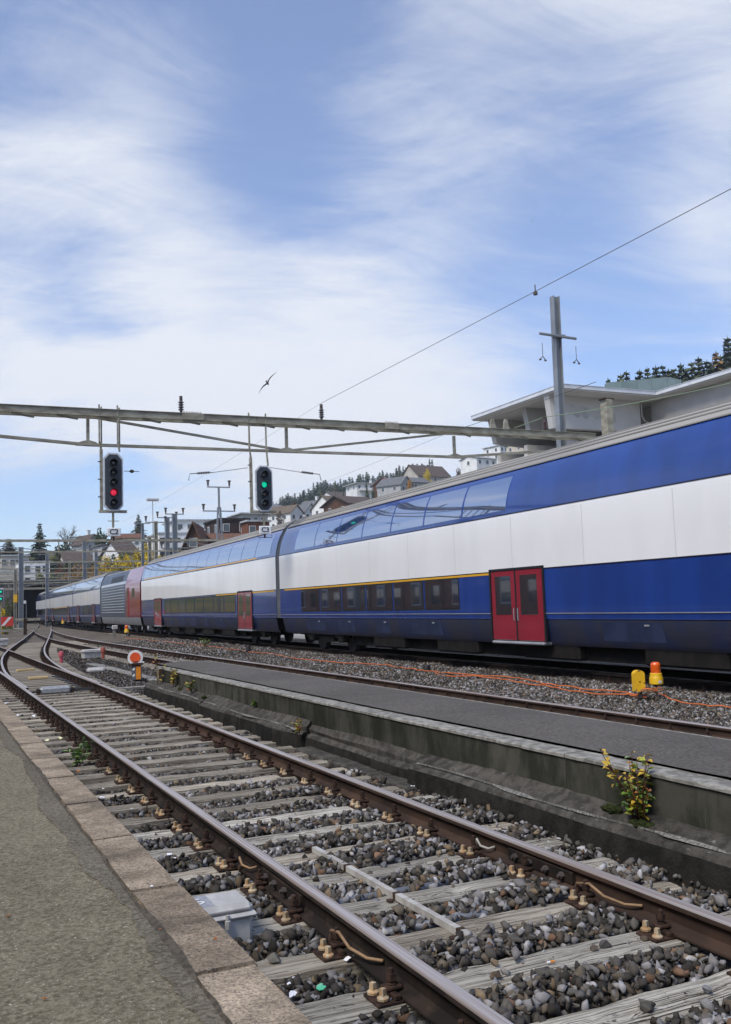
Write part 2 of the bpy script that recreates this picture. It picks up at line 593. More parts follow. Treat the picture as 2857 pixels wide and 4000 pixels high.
MT['hill'] = pm('hill', (0.075, 0.085, 0.03), (0.13, 0.095, 0.035), scale=0.05, detail=9, rough=0.95, bump=1.0, bscale=0.7, bdist=0.5,
                c3=(0.045, 0.06, 0.022), scale3=0.12, ramp3=(0.5, 0.6), world=True)


def grid_axis(vals):
    out = []
    for a, b, n in vals:
        out += list(np.linspace(a, b, n, endpoint=False))
    return out + [vals[-1][1]]


gx = grid_axis([(-700, -200, 8), (-200, 0, 10), (0, 200, 34), (200, 800, 40), (800, 1300, 8)])
gy = grid_axis([(-500, -200, 5), (-200, 120, 16), (120, 420, 50), (420, 1200, 36), (1200, 1700, 8)])
mb = MB()
mb.v = [(x, y, H(x, y)) for y in gy for x in gx]
nx = len(gx)
mb.f = [(j * nx + i, j * nx + i + 1, (j + 1) * nx + i + 1, (j + 1) * nx + i) for j in range(len(gy) - 1) for i in range(nx - 1)]
mb.m = [0] * len(mb.f)
terrain = struct(mb.build('terrain', MT['hill'], smooth=True))

mb = MB()
ys = list(np.linspace(-15, 60, 76)) + list(np.linspace(62, 188, 64))
xs = list(np.linspace(-14, 16.9, 63)) + [20, 26]
zbed = lambda x, y: -0.225 + 0.02 * math.sin(3.1 * x) * math.sin(2.3 * y) + (0.055 * smooth01((x - 8.6) / 2.4)) - (0.03 * smooth01((x - 3.9) / .5) if x < 6 and y > 20 else 0)
mb.v = [(x, y, zbed(x, y)) for y in ys for x in xs]
nx = len(xs)
mb.f = [(j * nx + i, j * nx + i + 1, (j + 1) * nx + i + 1, (j + 1) * nx + i) for j in range(len(ys) - 1) for i in range(nx - 1)]
mb.m = [0] * len(mb.f)
ground = struct(mb.build('trackbed_ground', MT['gravel'], smooth=True))

mb = MB()
mb.box((31.5, 40, -0.30), (29, 130, 0.3))
MT['bounce_yard'] = pm('bounce_yard', (0.34, 0.33, 0.31), (0.27, 0.262, 0.245), scale=0.6, detail=8, rough=0.9, world=True)
struct(mb.build('bounce_yard_pavement', MT['bounce_yard']))  # unseen yard, added so its pale paving bounces light onto the building

# ------------------------------------------------------------------ platform beside the camera
pl = struct(obj('platform_pavement', None))
mb = MB()
mb.box((-4.58, 22, -0.05), (10.83, 52, 0.70 - 0.006))
mb.build('asphalt_surface', MT['asphalt'], pl)
MT['tar'] = pm('tar', (0.055, 0.048, 0.038), (0.10, 0.087, 0.068), scale=30, detail=8, rough=0.85, world=True, bump=0.8, bscale=90, bdist=0.004)
mb = MB()
r2 = random.Random(77)
a_, b_ = 0.010, 0.006
vs = []
for i in range(700):      # the tarred seam along the kerb: frayed, smeared over the stone in places
    y = -3 + i * 0.05
    a_ = min(0.014, max(0.003, a_ + r2.uniform(-.005, .005)))
    b_ = min(0.022, max(-0.003, b_ + r2.uniform(-.008, .0075)))
    vs += [(0.840 - a_, y, 0.3016), (0.841 + b_, y, 0.3095)]
mb.add(vs, [(2 * i, 2 * i + 1, 2 * i + 3, 2 * i + 2) for i in range(699)])
mb.build('tar_seam', MT['tar'], pl)
MT['asphalt_worn'] = pm('asphalt_worn', (0.074, 0.064, 0.047), (0.195, 0.175, 0.134), scale=46, detail=10, ramp=(0.34, 0.66), rough=0.92, bump=0.9, bscale=95, bdist=0.006,
                        c3=(0.42, 0.385, 0.315), scale3=80, ramp3=(0.61, 0.67), world=True, nrough=0.72, big=(1.1, 0.25))
mb = MB()
w_ = 0.10
vs = []
for i in range(700):      # dirt and old tar have darkened the asphalt along the kerb
    y = -3 + i * 0.05
    w_ = 0.10 + 0.035 * math.sin(y * 1.3) + 0.02 * math.sin(y * 4.1) + r2.uniform(-.012, .012)
    vs += [(0.840 - w_, y, 0.3006), (0.8405, y, 0.3008)]
mb.add(vs, [(2 * i, 2 * i + 1, 2 * i + 3, 2 * i + 2) for i in range(699)])
mb.build('dirt_strip', MT['asphalt_worn'], pl)
kerb_me = []
for k in range(4):
    bm = bmesh.new()
    bmesh.ops.create_cube(bm, size=1)
    bmesh.ops.scale(bm, verts=bm.verts, vec=(0.232, 1.062, 0.74))
    bmesh.ops.subdivide_edges(bm, edges=[e for e in bm.edges if abs(e.verts[0].co.y - e.verts[1].co.y) > 0.5], cuts=5)
    bmesh.ops.bevel(bm, geom=[e for e in bm.edges if e.is_boundary is False and len(e.link_faces) == 2 and e.calc_face_angle(0) > 0.5], offset=0.012, segments=2, affect='EDGES')
    for v in bm.verts:
        if v.co.z > 0.3:
            v.co += Vector((rnd.uniform(-.003, .003), 0, rnd.uniform(-.0025, .002)))
    me = bpy.data.meshes.new('kerb_stone')
    bm.to_mesh(me)
    bm.free()
    me.materials.append(MT['granite'])
    kerb_me.append(me)
for k in range(-5, 28):
    y = 3.29 + 1.075 * k + 0.5375
    obj('kerb_stone', kerb_me[k % 4], pl, (0.957 + rnd.uniform(-.004, .004), y, -0.066 + rnd.uniform(-.003, .003)))

# ------------------------------------------------------------------ narrow platform between the tracks
ip = thing('island_platform', 'narrow asphalt platform with stained concrete wall between the two empty tracks', 'platform', (4.3, 0, 0))
WX = 0.0   # local x of the wall face
mb = MB()
n = 60
prof = []
for i in range(n + 1):
    y = -3 + (20.2 + 3) * i / n
    j = rnd.uniform(-.012, .012)
    prof.append((y, j))
vs, fs = [], []
for y, j in prof:
    vs += [(0.185 + j, y, 0.397), (0.70, y, 0.412), (1.30 + j * .3, y, 0.396), (1.30 + j * .3, y, 0.33), (0.178 + j, y, 0.36)]
for i in range(n):
    for k in range(4):
        fs.append((i * 5 + k, i * 5 + k + 1, (i + 1) * 5 + k + 1, (i + 1) * 5 + k))
fs.append((n * 5 + 4, n * 5 + 3, n * 5 + 2, n * 5 + 1, n * 5))
mb.add(vs, fs)
mb.build('asphalt_surface', MT['asphalt_dark'], ip)
ends = [-3, 1.6, 5.85, 10.05, 14.2, 19.1]
for a, b in zip(ends, ends[1:]):
    m1 = MB()
    m1.prism([(WX, -0.45), (0.17, -0.45), (0.17, 0.352), (WX + 0.004, 0.352)], 'y', a + 0.004, b - 0.004)
    m1.build('wall_panel', MT['concrete_wall'], ip)
    m1 = MB()
    ns_ = int((b - a) / 0.12)
    vs_ = []
    for i_ in range(ns_ + 1):
        y_ = a + 0.004 + (b - a - 0.008) * i_ / ns_
        j1, j2 = rnd.uniform(-.004, .004), rnd.uniform(-.006, .002) - (0.012 if rnd.random() < 0.06 else 0)
        vs_ += [(-0.010 + j1, y_, 0.352), (-0.010 + j1, y_, 0.374 + j2), (0.0 - j2, y_, 0.380 + j2 * .3), (0.186, y_, 0.380 + rnd.uniform(-.002, .002)), (0.186, y_, 0.352)]
    m1.add(vs_, [(i_ * 5 + k_, i_ * 5 + k_ + 1, i_ * 5 + k_ + 6, i_ * 5 + k_ + 5) for i_ in range(ns_) for k_ in range(4)] + [(0, 1, 2, 3, 4), tuple(ns_ * 5 + k_ for k_ in range(5))])
    m1.build('coping_slab', MT['concrete_light'], ip)
for a, b in zip([-3, 0.2, 3.3, 6.4, 9.5, 12.6, 15.7], [0.2, 3.3, 6.4, 9.5, 12.6, 15.7, 20.6]):
    m1 = MB()
    m1.rbox((1.362, (a + b) / 2, 0.13), (0.12, b - a - 0.008, 0.50), 0.008)
    m1.build('edge_stone', MT['concrete_light'], ip)
m1 = MB()
m1.prism([(0.0, 19.104), (0.0, 19.3), (1.3, 20.7), (1.3, 20.3)], 'z', -0.45, 0.379)
m1.build('end_wall', MT['concrete'], ip)


def ledge(y0, y1, xf0, zf, zb, n, seed, name='footing_block', worn=0.0):
    r_ = random.Random(seed)
    vs, fs = [], []
    m_ = []
    cols = 9
    for i in range(n + 1):
        y = y0 + (y1 - y0) * i / n
        jx = 0.014 * math.sin(y * 1.7 + seed) + 0.008 * math.sin(y * 4.9 + 2 * seed) + r_.uniform(-.005, .005)
        jz = 0.008 * math.sin(y * 2.9 + seed) + r_.uniform(-.003, .003)
        xf = xf0 + worn * max(0.0, 1 - (y - y0) / 0.9) ** 1.5
        ring = [(xf + jx - 0.02, -0.45), (xf + jx - 0.012, -0.12), (xf + jx, zf - 0.035), (xf + jx + 0.022, zf - 0.006 + jz), (xf + jx + 0.06, zf + 0.006 + jz * .7),
                (xf * 0.55 + jx * .4, zf * 0.55 + zb * 0.45 + 0.006 * math.sin(y * 3.3 + seed) + r_.uniform(-.003, .003)), (xf * 0.25, zf * 0.25 + zb * 0.75 + 0.006 * math.sin(y * 2.3 - seed) + r_.uniform(-.003, .003)), (-0.012, zb + 0.012 * math.sin(y * 1.9 + seed) + r_.uniform(-.005, .006)), (0.03, zb - 0.02)]
        vs += [(x, y, z) for x, z in ring]
    for i in range(n):
        for k in range(cols - 1):
            fs.append((i * cols + k, i * cols + k + 1, (i + 1) * cols + k + 1, (i + 1) * cols + k))
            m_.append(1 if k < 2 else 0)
    for base in (0, n * cols):
        fs.append(tuple(base + k for k in range(cols)))
        m_.append(1)
    q = MB()
    q.add(vs, fs)
    q.m = m_
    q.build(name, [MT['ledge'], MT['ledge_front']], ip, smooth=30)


ledge(-3.0, 4.02, -0.20, 0.03, 0.125, 52, 1)
ledge(4.05, 7.98, -0.205, 0.03, 0.12, 40, 2)
ledge(8.02, 10.85, -0.115, -0.02, 0.10, 34, 3)
ledge(10.9, 15.3, -0.215, 0.005, 0.12, 60, 5, worn=0.09)
ledge(15.33, 19.6, -0.21, 0.02, 0.12, 40, 6)
# the row of low blocks under the broken footing
for i in range(3):
    q = MB()
    q.rbox((-0.19, 8.25 + i * 0.98 + 0.02, -0.22), (0.24, 0.94, 0.16), 0.02)
    q.build('footing_stone', MT['ledge'], ip)
# lime that has run out along the edges of the footing
for (y0, y1, x, z, sd_) in ((-1.0, 4.0, -0.150, 0.043, 1), (4.1, 7.9, -0.155, 0.042, 2), (11.0, 15.2, -0.165, 0.020, 3), (15.4, 19.5, -0.160, 0.034, 4)):
    r2 = random.Random(sd_)
    n_ = int((y1 - y0) / 0.07)
    vs, fs = [], []
    for i in range(n_ + 1):
        y = y0 + (y1 - y0) * i / n_
        wv_ = max(0.0, 0.026 * math.sin(y * 1.9 + sd_) * math.sin(y * 5.3 + 3 * sd_) + r2.uniform(-.008, .008))
        cx_ = x + 0.018 * math.sin(y * 2.3 + sd_ * 2)
        zz = z + 0.004 + (0.045 * (cx_ - x) / 0.2)
        vs += [(cx_ - wv_, y, zz - 0.002), (cx_ + wv_ * 0.6, y + r2.uniform(-.02, .02), zz + 0.012)]
    fs = [(2 * i, 2 * i + 1, 2 * i + 3, 2 * i + 2) for i in range(n_)]
    q = MB(); q.add(vs, fs); q.build('lime_crust', MT['lime'], ip)

# ------------------------------------------------------------------ rails, sleepers and fastenings
RP = [(-.0625, -.150), (-.0625, -.139), (-.020, -.124), (-.0085, -.110), (-.0085, -.052), (-.030, -.041), (-.036, -.033), (-.036, -.012), (-.031, -.003), (-.022, 0.0),
      (.022, 0.0), (.031, -.003), (.036, -.012), (.036, -.033), (.030, -.041), (.0085, -.052), (.0085, -.110), (.020, -.124), (.0625, -.139), (.0625, -.150)]


def rail(parent, path, mats, name='rail', dz=0.0):
    q = MB()
    n_ = len(RP)
    vs, fs, ms = [], [], []
    for i, (x, y) in enumerate(path):
        a, b = path[max(i - 1, 0)], path[min(i + 1, len(path) - 1)]
        d = Vector((b[0] - a[0], b[1] - a[1], 0)).normalized()
        r_ = Vector((d.y, -d.x, 0))
        for (px, pz) in RP:
            vs.append((x + r_.x * px, y + r_.y * px, pz + dz))
    for i in range(len(path) - 1):
        for k in range(n_):
            k2 = (k + 1) % n_
            fs.append((i * n_ + k, i * n_ + k2, (i + 1) * n_ + k2, (i + 1) * n_ + k))
            ms.append(1 if 7 <= k <= 11 else 0)
    fs += [tuple(range(n_)), tuple(range((len(path) - 1) * n_, len(path) * n_))]
    ms += [0, 0]
    q.add(vs, fs)
    q.m = ms
    return q.build(name, mats, parent, smooth=35)


SL_ME = []
for k in range(6):
    bm = bmesh.new()
    bmesh.ops.create_cube(bm, size=1)
    bmesh.ops.scale(bm, verts=bm.verts, vec=(2.72, 0.245, 0.15))
    bmesh.ops.subdivide_edges(bm, edges=[e for e in bm.edges if abs(e.verts[0].co.x - e.verts[1].co.x) > 0.5], cuts=22)
    top = [f for f in bm.faces if f.normal.z > 0.9]
    es = {e for f in top for e in f.edges if abs(e.verts[0].co.y - e.verts[1].co.y) > 0.05}
    bmesh.ops.subdivide_edges(bm, edges=list(es), cuts=4)
    rr = random.Random(40 + k)
    ph = rr.uniform(0, 9)
    for v in bm.verts:
        c = v.co
        c.y += 0.007 * math.sin(c.x * 2.1 + ph) + rr.uniform(-.004, .004)
        if c.z > 0.05:
            c.z += rr.uniform(-.004, .004) - (0.012 * rr.random() if abs(c.y) > 0.1 else 0)
            c.z += -0.014 if (abs(c.y - 0.03 * math.sin(c.x + ph)) < 0.02 and rr.random() < 0.4) else 0
    me = bpy.data.meshes.new('sleeper')
    bm.to_mesh(me)
    bm.free()
    me.materials.append(MT['sleeper'])
    SL_ME.append(me)


SL_ME_B = []
for me in SL_ME:
    m2_ = me.copy(); m2_.name = 'sleeper'; m2_.materials[0] = MT['sleeper_b']; SL_ME_B.append(m2_)


def plate_mesh(full):
    q = MB()
    q.rbox((0, 0, -0.157), (0.36, 0.15, 0.014), 0.004)
    for s in (-1, 1):
        q.rbox((s * 0.083, 0, -0.139), (0.030, 0.15, 0.022), 0.004)          # rib
        q.rbox((s * 0.073, 0, -0.117), (0.075, 0.058, 0.020), 0.006)         # clip
        if full or s > 0:
            fast(q, s)
    return q


def fast(q, s, what='all'):
    if what in ('all', 'bolt'):
        q.lathe((s * 0.078, 0, -0.110), [(0.022, 0), (0.022, 0.008), (0.017, 0.012), (0.017, 0.020)], 10)
        hexnut(q, (s * 0.078, 0, -0.090), 0.0235, 0.030)
        q.lathe((s * 0.078, 0, -0.060), [(0.012, 0), (0.012, 0.018), (0.009, 0.022)], 8)
    if what in ('all', 'screw'):
        for yy in ((-0.045, 0.045) if what == 'all' else (0,)):
            q.lathe((s * 0.138, yy, -0.150), [(0.026, 0), (0.027, 0.010), (0.020, 0.016), (0.013, 0.018)], 10)
            q.box((s * 0.138, yy, -0.118), (0.024, 0.024, 0.030), 0.4, taper=0.88)


PL_FULL = plate_mesh(True).mesh('baseplate', MT['plate'], 30)
PL_OPEN = plate_mesh(False).mesh('baseplate', MT['plate'], 30)
q = MB(); fast(q, -1, 'bolt'); BOLT_ME = q.mesh('clip_bolt', MT['plate'], 30)
q = MB(); fast(q, -1, 'screw'); SCREW_ME = q.mesh('coach_screw', MT['screw'], 30)


def fasten(track, x, y, near):
    if near:
        p = obj('baseplate', PL_OPEN, track, (x, y, 0))
        obj('clip_bolt', BOLT_ME, p)
        for yy in (-0.043, 0.047):
            obj('coach_screw', SCREW_ME, p, (rnd.uniform(-.008, .006), yy, rnd.uniform(-.006, .008)), rnd.uniform(-.5, .5)).rotation_euler.z = 0
    else:
        obj('baseplate', PL_FULL, track, (x, y, 0))


tn = thing('railway_track', 'weathered wooden-sleeper track beside the platform, with rusty rails and grey stones', 'track', (0, 0, 0))
XL_, XR_ = XN - 0.7525, XN + 0.7525
rail(tn, [(XL_, -3), (XL_, 5.6), (XL_, 5.606), (XL_, 30), (XL_, 60)], [MT['rust'], MT['railtop']])
rail(tn, [(XR_, -3), (XR_, 10), (XR_, 21)], [MT['rust_light'], MT['railtop']])
rail(tn, [(XR_, 21.006), (XR_, 40), (XR_, 75)], [MT['rust'], MT['railtop_rusty']], dz=-0.001)
SY = [3.847 + 0.592 * k for k in range(-5, 28)]
for i, y in enumerate(SY):
    s = obj('sleeper', (SL_ME if y < 8.4 and i % 3 else SL_ME_B)[i * 5 % 6], tn, (XN + rnd.uniform(-.03, .03), y + rnd.uniform(-.012, .012), -0.239 + rnd.uniform(-.004, .002)), rnd.uniform(-.012, .012) + (math.pi if i % 2 else 0))
    for x in (XL_, XR_):
        fasten(tn, x, y, 2.4 < y < 10.5)
# rail joint bars with bolts, and the bond wires around them
for (x, yj, sd) in ((XL_, 5.37, -1), (XR_, 4.95, -1)):
    q = MB()
    q.prism([(sd * 0.010, -.112), (sd * 0.032, -.118), (sd * 0.036, -.055), (sd * 0.026, -.050), (sd * 0.010, -.056)], 'y', yj - 0.33, yj + 0.33)
    q.v = [(a + x, b, c) for a, b, c in q.v]
    fp = q.build('joint_bar', MT['rust'], tn)
    for dy in (-0.24, -0.085, 0.085, 0.24):
        q = MB()
        q.lathe((x + sd * 0.034, yj + dy, -0.085), [(0.021, 0), (0.021, sd * 0.022)], 6, 'x')
        q.lathe((x + sd * 0.054, yj + dy, -0.085), [(0.011, 0), (0.011, sd * 0.018)], 8, 'x')
        q.build('joint_bolt', MT['dark_steel'], fp)
for (x, y0, y1, mat) in ((XL_, 6.05, 5.85, 'cable_tan'), (XL_, 4.55, 4.05, 'cable_tan'), (XR_, 4.55, 4.05, 'cable_tan'), (XR_, 5.62, 5.46, 'cable_pale')):
    q = MB()
    pts = [(x - 0.05, y0, -0.14), (x - 0.07, y0 - 0.02, -0.08), (x - 0.085, y0 - (y0 - y1) * .3, -0.05), (x - 0.085, y0 - (y0 - y1) * .55, -0.085), (x - 0.05, y0 - (y0 - y1) * .8, -0.10), (x - 0.018, y1, -0.085)]
    q.tube(pts, 0.008, 6)
    q.build('bond_wire', MT[mat], tn, smooth=True)
    q = MB()
    q.lathe((x - 0.045, y0, -0.135), [(0.03, -0.02), (0.034, 0), (0.03, 0.02)], 10, 'y')
    q.build('wire_clamp', MT['plate'], tn)
# the grey square bar bolted between the rails, and conduits across the bed
q = MB()
q.beam((2.465, 6.30, -0.143), (2.492, 4.27, -0.143), 0.036, 0.036)
MT['pale_bar'] = pm('pale_bar', (0.46, 0.45, 0.42), (0.34, 0.32, 0.29), scale=3, stretch=(1, 4, 1), rough=0.6, c3=(0.30, 0.16, 0.08), scale3=4, ramp3=(0.62, 0.72))
gb = q.build('guard_bar', MT['pale_bar'], tn)
for t in (0.0, 0.28, 0.62, 0.97):
    q = MB()
    y = 6.28 - 2.0 * t
    q.box((2.466 + 0.027 * t, y, -0.143), (0.042, 0.030, 0.042))
    q.lathe((2.42 + 0.027 * t, y, -0.163), [(0.022, 0), (0.022, 0.006)], 10)
    q.build('bar_bracket', MT['rust_light'], gb)
for (y, x0, x1) in ((5.40, 1.15, 3.3), (6.02, 1.8, 3.4), (4.82, 2.1, 4.0)):
    q = MB()
    q.tube([(x0, y - 0.19, -0.185), (x1, y - 0.175, -0.185)], 0.026, 10)
    q.build('conduit', MT['conduit'], tn, smooth=True)

# ---- middle track and the turnout that joins it
tm = thing('railway_track', 'rusty track running behind the narrow island platform', 'track')
yy = [-6, 20, 40] + list(np.arange(44, 93, 3.0))
rail(tm, [(x_mid(y) - 0.7525, y) for y in yy], [MT['rust'], MT['railtop_rusty']], dz=-0.004)
rail(tm, [(x_mid(y) + 0.7525, y) for y in yy], [MT['rust_light'], MT['railtop']], dz=-0.004)
SHORT = SL_ME_B
for k in range(90):
    y = 6.0 + 0.60 * k
    if y < 20:      # here only the far fastenings show above the platform
        obj('sleeper', SL_ME_B[k % 6], tm, (x_mid(y), y, -0.247), math.pi * (k % 2))
        obj('baseplate', PL_FULL, tm, (x_mid(y) + 0.7525, y, -0.004))
        continue
    obj('sleeper', SHORT[k % 6], tm, (x_mid(y), y, -0.247), math.pi * (k % 2))
    for s in (-1, 1):
        obj('baseplate', PL_FULL, tm, (x_mid(y) + s * 0.7525, y, -0.004))
tx = thing('turnout_track', 'curved turnout rails leading from the platform track across to the middle track', 'track')
yy = list(np.arange(21.2, 100, 1.6)) + list(np.arange(101, 184, 4.0))
rail(tx, [(max(x_cross(y) - 0.7525, XL_ + 0.074), y) for y in yy], [MT['rust'], MT['railtop']], dz=-0.002)
rail(tx, [(max(x_cross(y) + 0.7525, XR_ + 0.074), y) for y in yy], [MT['rust'], MT['railtop']], dz=-0.002)
MT['sleeper_far'] = pm('sleeper_far', (0.30, 0.27, 0.22), (0.17, 0.148, 0.118), scale=3, detail=8, stretch=(0.6, 6, 6), rough=0.92, bump=0.8, bscale=8, bdist=0.01,
                       bstretch=(0.3, 9, 9), rv=0.18)
q = MB(); q.rbox((0, 0, 0), (1, 0.24, 0.15), 0.012)
LONG_ME = q.mesh('sleeper', MT['sleeper_far'])
for k in range(66):
    y = 20.5 + 0.60 * k
    a, b = XN - 1.35, max(x_cross(y), XN) + 1.35
    if y > 43:
        a = x_cross(y) - 1.3
        b = min(x_cross(y) + 1.3, x_mid(y) - 1.2) if y < 52 else x_cross(y) + 1.3
    o = obj('sleeper', LONG_ME, tx, ((a + b) / 2, y, -0.241))
    o.scale.x = b - a
    for x in ([XL_, max(x_cross(y) - 0.7525, XL_ + .074), XR_, max(x_cross(y) + 0.7525, XR_ + .074)] if y < 43 else [x_cross(y) - .7525, x_cross(y) + .7525]):
        if y > 22.5 or x in (XL_, XR_):
            obj('baseplate', PL_FULL, tx, (x, y, -0.002))
# check rails, slide plates, detector cover and the two pale boards of the turnout
for (pts) in ([(x_cross(y) + 0.7525 - 0.11, y) for y in (39.5, 41, 44, 45.5)], [(XL_ + 0.11, y) for y in (40, 45)], [(x_cross(y) - 0.7525 + 0.11, y) for y in (57, 59, 62, 64)]):
    rail(tx, pts, [MT['rust'], MT['rust']], 'check_rail', dz=0.012)
MT['slide'] = pm('slide', (0.05, 0.05, 0.055), (0.02, 0.02, 0.02), scale=12, rough=0.25, metal=0.8)
for k in range(9):
    q = MB(); q.rbox((XR_ - 0.16, 21.9 + 0.6 * k, -0.145), (0.25, 0.14, 0.02), 0.004); q.build('slide_plate', MT['slide'], tx)
MT['checker'] = pm('checker', (0.40, 0.41, 0.42), (0.27, 0.28, 0.29), scale=24, detail=2, rough=0.5, metal=0.5, bump=0.6, bscale=26, bdist=0.006)
pc = thing('point_lock', 'grey checker plate cover of the point lock between the switch rails', 'point lock', (2.58, 21.3, -0.165))
q = MB(); q.rbox((0, 0, 0.07), (0.62, 0.30, 0.15), 0.04); q.build('cover', MT['checker'], pc)
q = MB(); q.box((-0.34, 0, 0.055), (0.05, 0.30, 0.11)); q.box((0.34, 0, 0.055), (0.05, 0.30, 0.11)); q.build('end_bracket', MT['rust_light'], pc)
q = MB(); q.tube([(0.36, 0.05, 0.06), (0.80, 0.05, 0.05)], 0.022, 8); q.tube([(-0.36, -0.03, 0.06), (-0.62, -0.03, 0.05)], 0.022, 8); q.tube([(0.36, -0.08, 0.04), (0.8, -0.08, 0.04)], 0.018, 8)
q.build('drive_rod', MT['black'], pc)
MT['pine_board'] = pm('pine_board', (0.62, 0.47, 0.24), (0.55, 0.40, 0.19), scale=5, stretch=(0.5, 6, 6), rough=0.8)
for (u0, u1, v, lab) in ((66, 134, 2619, 'pale wooden board across the sleepers of the turnout, the farther of two'), (112, 188, 2650, 'pale wooden board across the sleepers just behind the point lock cover')):
    d0, d1 = ray(u0, v + 3), ray(u1, v - 2)
    p0, p1 = CAM + d0 * ((-0.15 - CAM.z) / d0.z), CAM + d1 * ((-0.15 - CAM.z) / d1.z)
    q = MB(); q.rbox((0, 0, 0), ((p1 - p0).length, 0.12, 0.06), 0.008)
    ang = math.atan2((p1 - p0).y, (p1 - p0).x)
    tag(q.build('wooden_board', MT['pine_board'], loc=((p0 + p1) / 2 + Vector((0, 0, 0.02))), rz=ang), lab, 'board', 'pale boards in the turnout')

# ---- track under the train
tt = thing('railway_track', 'raised main track under the blue and white double-deck train', 'track')
yy = list(np.arange(-8, 190, 5.0))
rail(tt, [(x_train(y) - 0.7525, y) for y in yy], [MT['rust'], MT['rust_light']], dz=ZT)
rail(tt, [(x_train(y) + 0.7525, y) for y in yy], [MT['rust'], MT['railtop']], dz=ZT)
for k in range(110):
    y = 7 + 0.6 * k
    o = obj('baseplate', PL_FULL, tt, (x_train(y) - 0.7525, y, ZT))
    if k % 2 == 0 or y < 40:
        o = obj('sleeper', LONG_ME, tt, (x_train(y), y, ZT - 0.243)); o.scale.x = 2.6

# ------------------------------------------------------------------ ballast: broken stone, real geometry
def rock(seed, npts, flat=0.72):
    r_ = random.Random(seed)
    bm = bmesh.new()
    for i in range(npts):
        z = r_.uniform(-1, 1)
        t = r_.uniform(0, 2 * math.pi)
        s = math.sqrt(1 - z * z)
        k = r_.uniform(0.82, 1.08)
        bm.verts.new((s * math.cos(t) * k, s * math.sin(t) * k * r_.uniform(.8, 1), z * k * flat))
    bmesh.ops.convex_hull(bm, input=bm.verts)
    for v in [v for v in bm.verts if not v.link_faces]:
        bm.verts.remove(v)
    bmesh.ops.triangulate(bm, faces=bm.faces)
    bm.verts.ensure_lookup_table()
    bm.verts.index_update()
    vs = np.array([v.co[:] for v in bm.verts])
    fs = np.array([[v.index for v in f.verts] for f in bm.faces])
    bm.free()
    return vs, fs


ROCKS = [rock(s, 10 + (s % 3) * 2, 0.60 + 0.06 * (s % 4)) for s in range(20)]
ROCKS_LO = [rock(100 + s, 8) for s in range(10)]
PALETTE = np.array([(0.14, 0.135, 0.13), (0.25, 0.25, 0.26), (0.085, 0.08, 0.074), (0.14, 0.12, 0.095), (0.05, 0.047, 0.043), (0.40, 0.405, 0.42), (0.23, 0.18, 0.12), (0.31, 0.315, 0.335), (0.19, 0.12, 0.08)])
PW = np.array([.16, .13, .21, .11, .20, .045, .035, .09, .02])
CH_V, CH_F, CH_C, n_v = [], [], [], 0


def scatter(x0, x1, y0, y1, sp, keep, zf, size, lo, layers=2, dark=None):
    global n_v
    nxx, nyy = int((x1 - x0) / sp), int((y1 - y0) / sp)
    for lay in range(layers):
        gx_, gy_ = np.meshgrid(np.arange(nxx), np.arange(nyy))
        px = x0 + (gx_.ravel() + nr.rand(nxx * nyy) * 1.0) * sp
        py = y0 + (gy_.ravel() + nr.rand(nxx * nyy) * 1.0) * sp
        m = keep(px, py)
        px, py = px[m], py[m]
        n = len(px)
        sz = size * np.clip(np.exp(nr.randn(n) * 0.28), 0.5, 1.38) * np.where(nr.rand(n) < 0.25, 0.6, 1.0)
        pz = zf(px, py) + (lay * 0.022 - 0.012) * (size / 0.03) + nr.randn(n) * 0.006
        rk = ROCKS_LO if lo else ROCKS
        var = nr.randint(0, len(rk), n)
        pal = np.array((0.97, 0.95, 0.92)) * PALETTE[nr.choice(len(PALETTE), n, p=PW)] * (0.75 + 0.5 * nr.rand(n))[:, None]
        if dark is not None:
            pal = pal * dark(px, py)[:, None]
        # random rotations
        q = nr.randn(n, 4)
        q[:, 1:3] *= 0.55
        q /= np.linalg.norm(q, axis=1)[:, None]
        a, b, c, d = q.T
        R_ = np.stack([np.stack([1 - 2 * (c * c + d * d), 2 * (b * c - a * d), 2 * (b * d + a * c)], -1),
                       np.stack([2 * (b * c + a * d), 1 - 2 * (b * b + d * d), 2 * (c * d - a * b)], -1),
                       np.stack([2 * (b * d - a * c), 2 * (c * d + a * b), 1 - 2 * (b * b + c * c)], -1)], 1)
        an = 1 + 0.28 * nr.randn(n, 3)
        an = np.clip(an, 0.6, 1.5)
        for k in range(len(rk)):
            ii = np.where(var == k)[0]
            if not len(ii):
                continue
            vs, fs = rk[k]
            V = vs[None] * (sz[ii, None] * an[ii])[:, None, :]
            V = np.einsum('nij,nvj->nvi', R_[ii], V) + np.stack([px[ii], py[ii], pz[ii]], -1)[:, None, :]
            F = fs[None] + (np.arange(len(ii)) * len(vs))[:, None, None] + n_v
            CH_V.append(V.reshape(-1, 3))
            CH_F.append(F.reshape(-1, 3))
            CH_C.append(np.repeat(pal[ii], len(fs), axis=0))
            n_v += len(ii) * len(vs)


def keep_near(px, py):
    ph = np.abs((py - 3.847 + 0.296) % 0.592 - 0.296)
    on_sl = (ph < 0.145) & (px > 1.30) & (px < 4.07) & (py < 20.2)
    drop = nr.rand(len(px))
    ok = ~on_sl | (drop < 0.018)
    ok &= ~((np.abs(px - XL_) < 0.085) | (np.abs(px - XR_) < 0.085))
    ok &= (px > 1.085) & (px < np.where(py < 8, 4.10, np.where(py < 12.2, 3.98, np.where(py < 19.6, 4.06, 9))))
    return ok


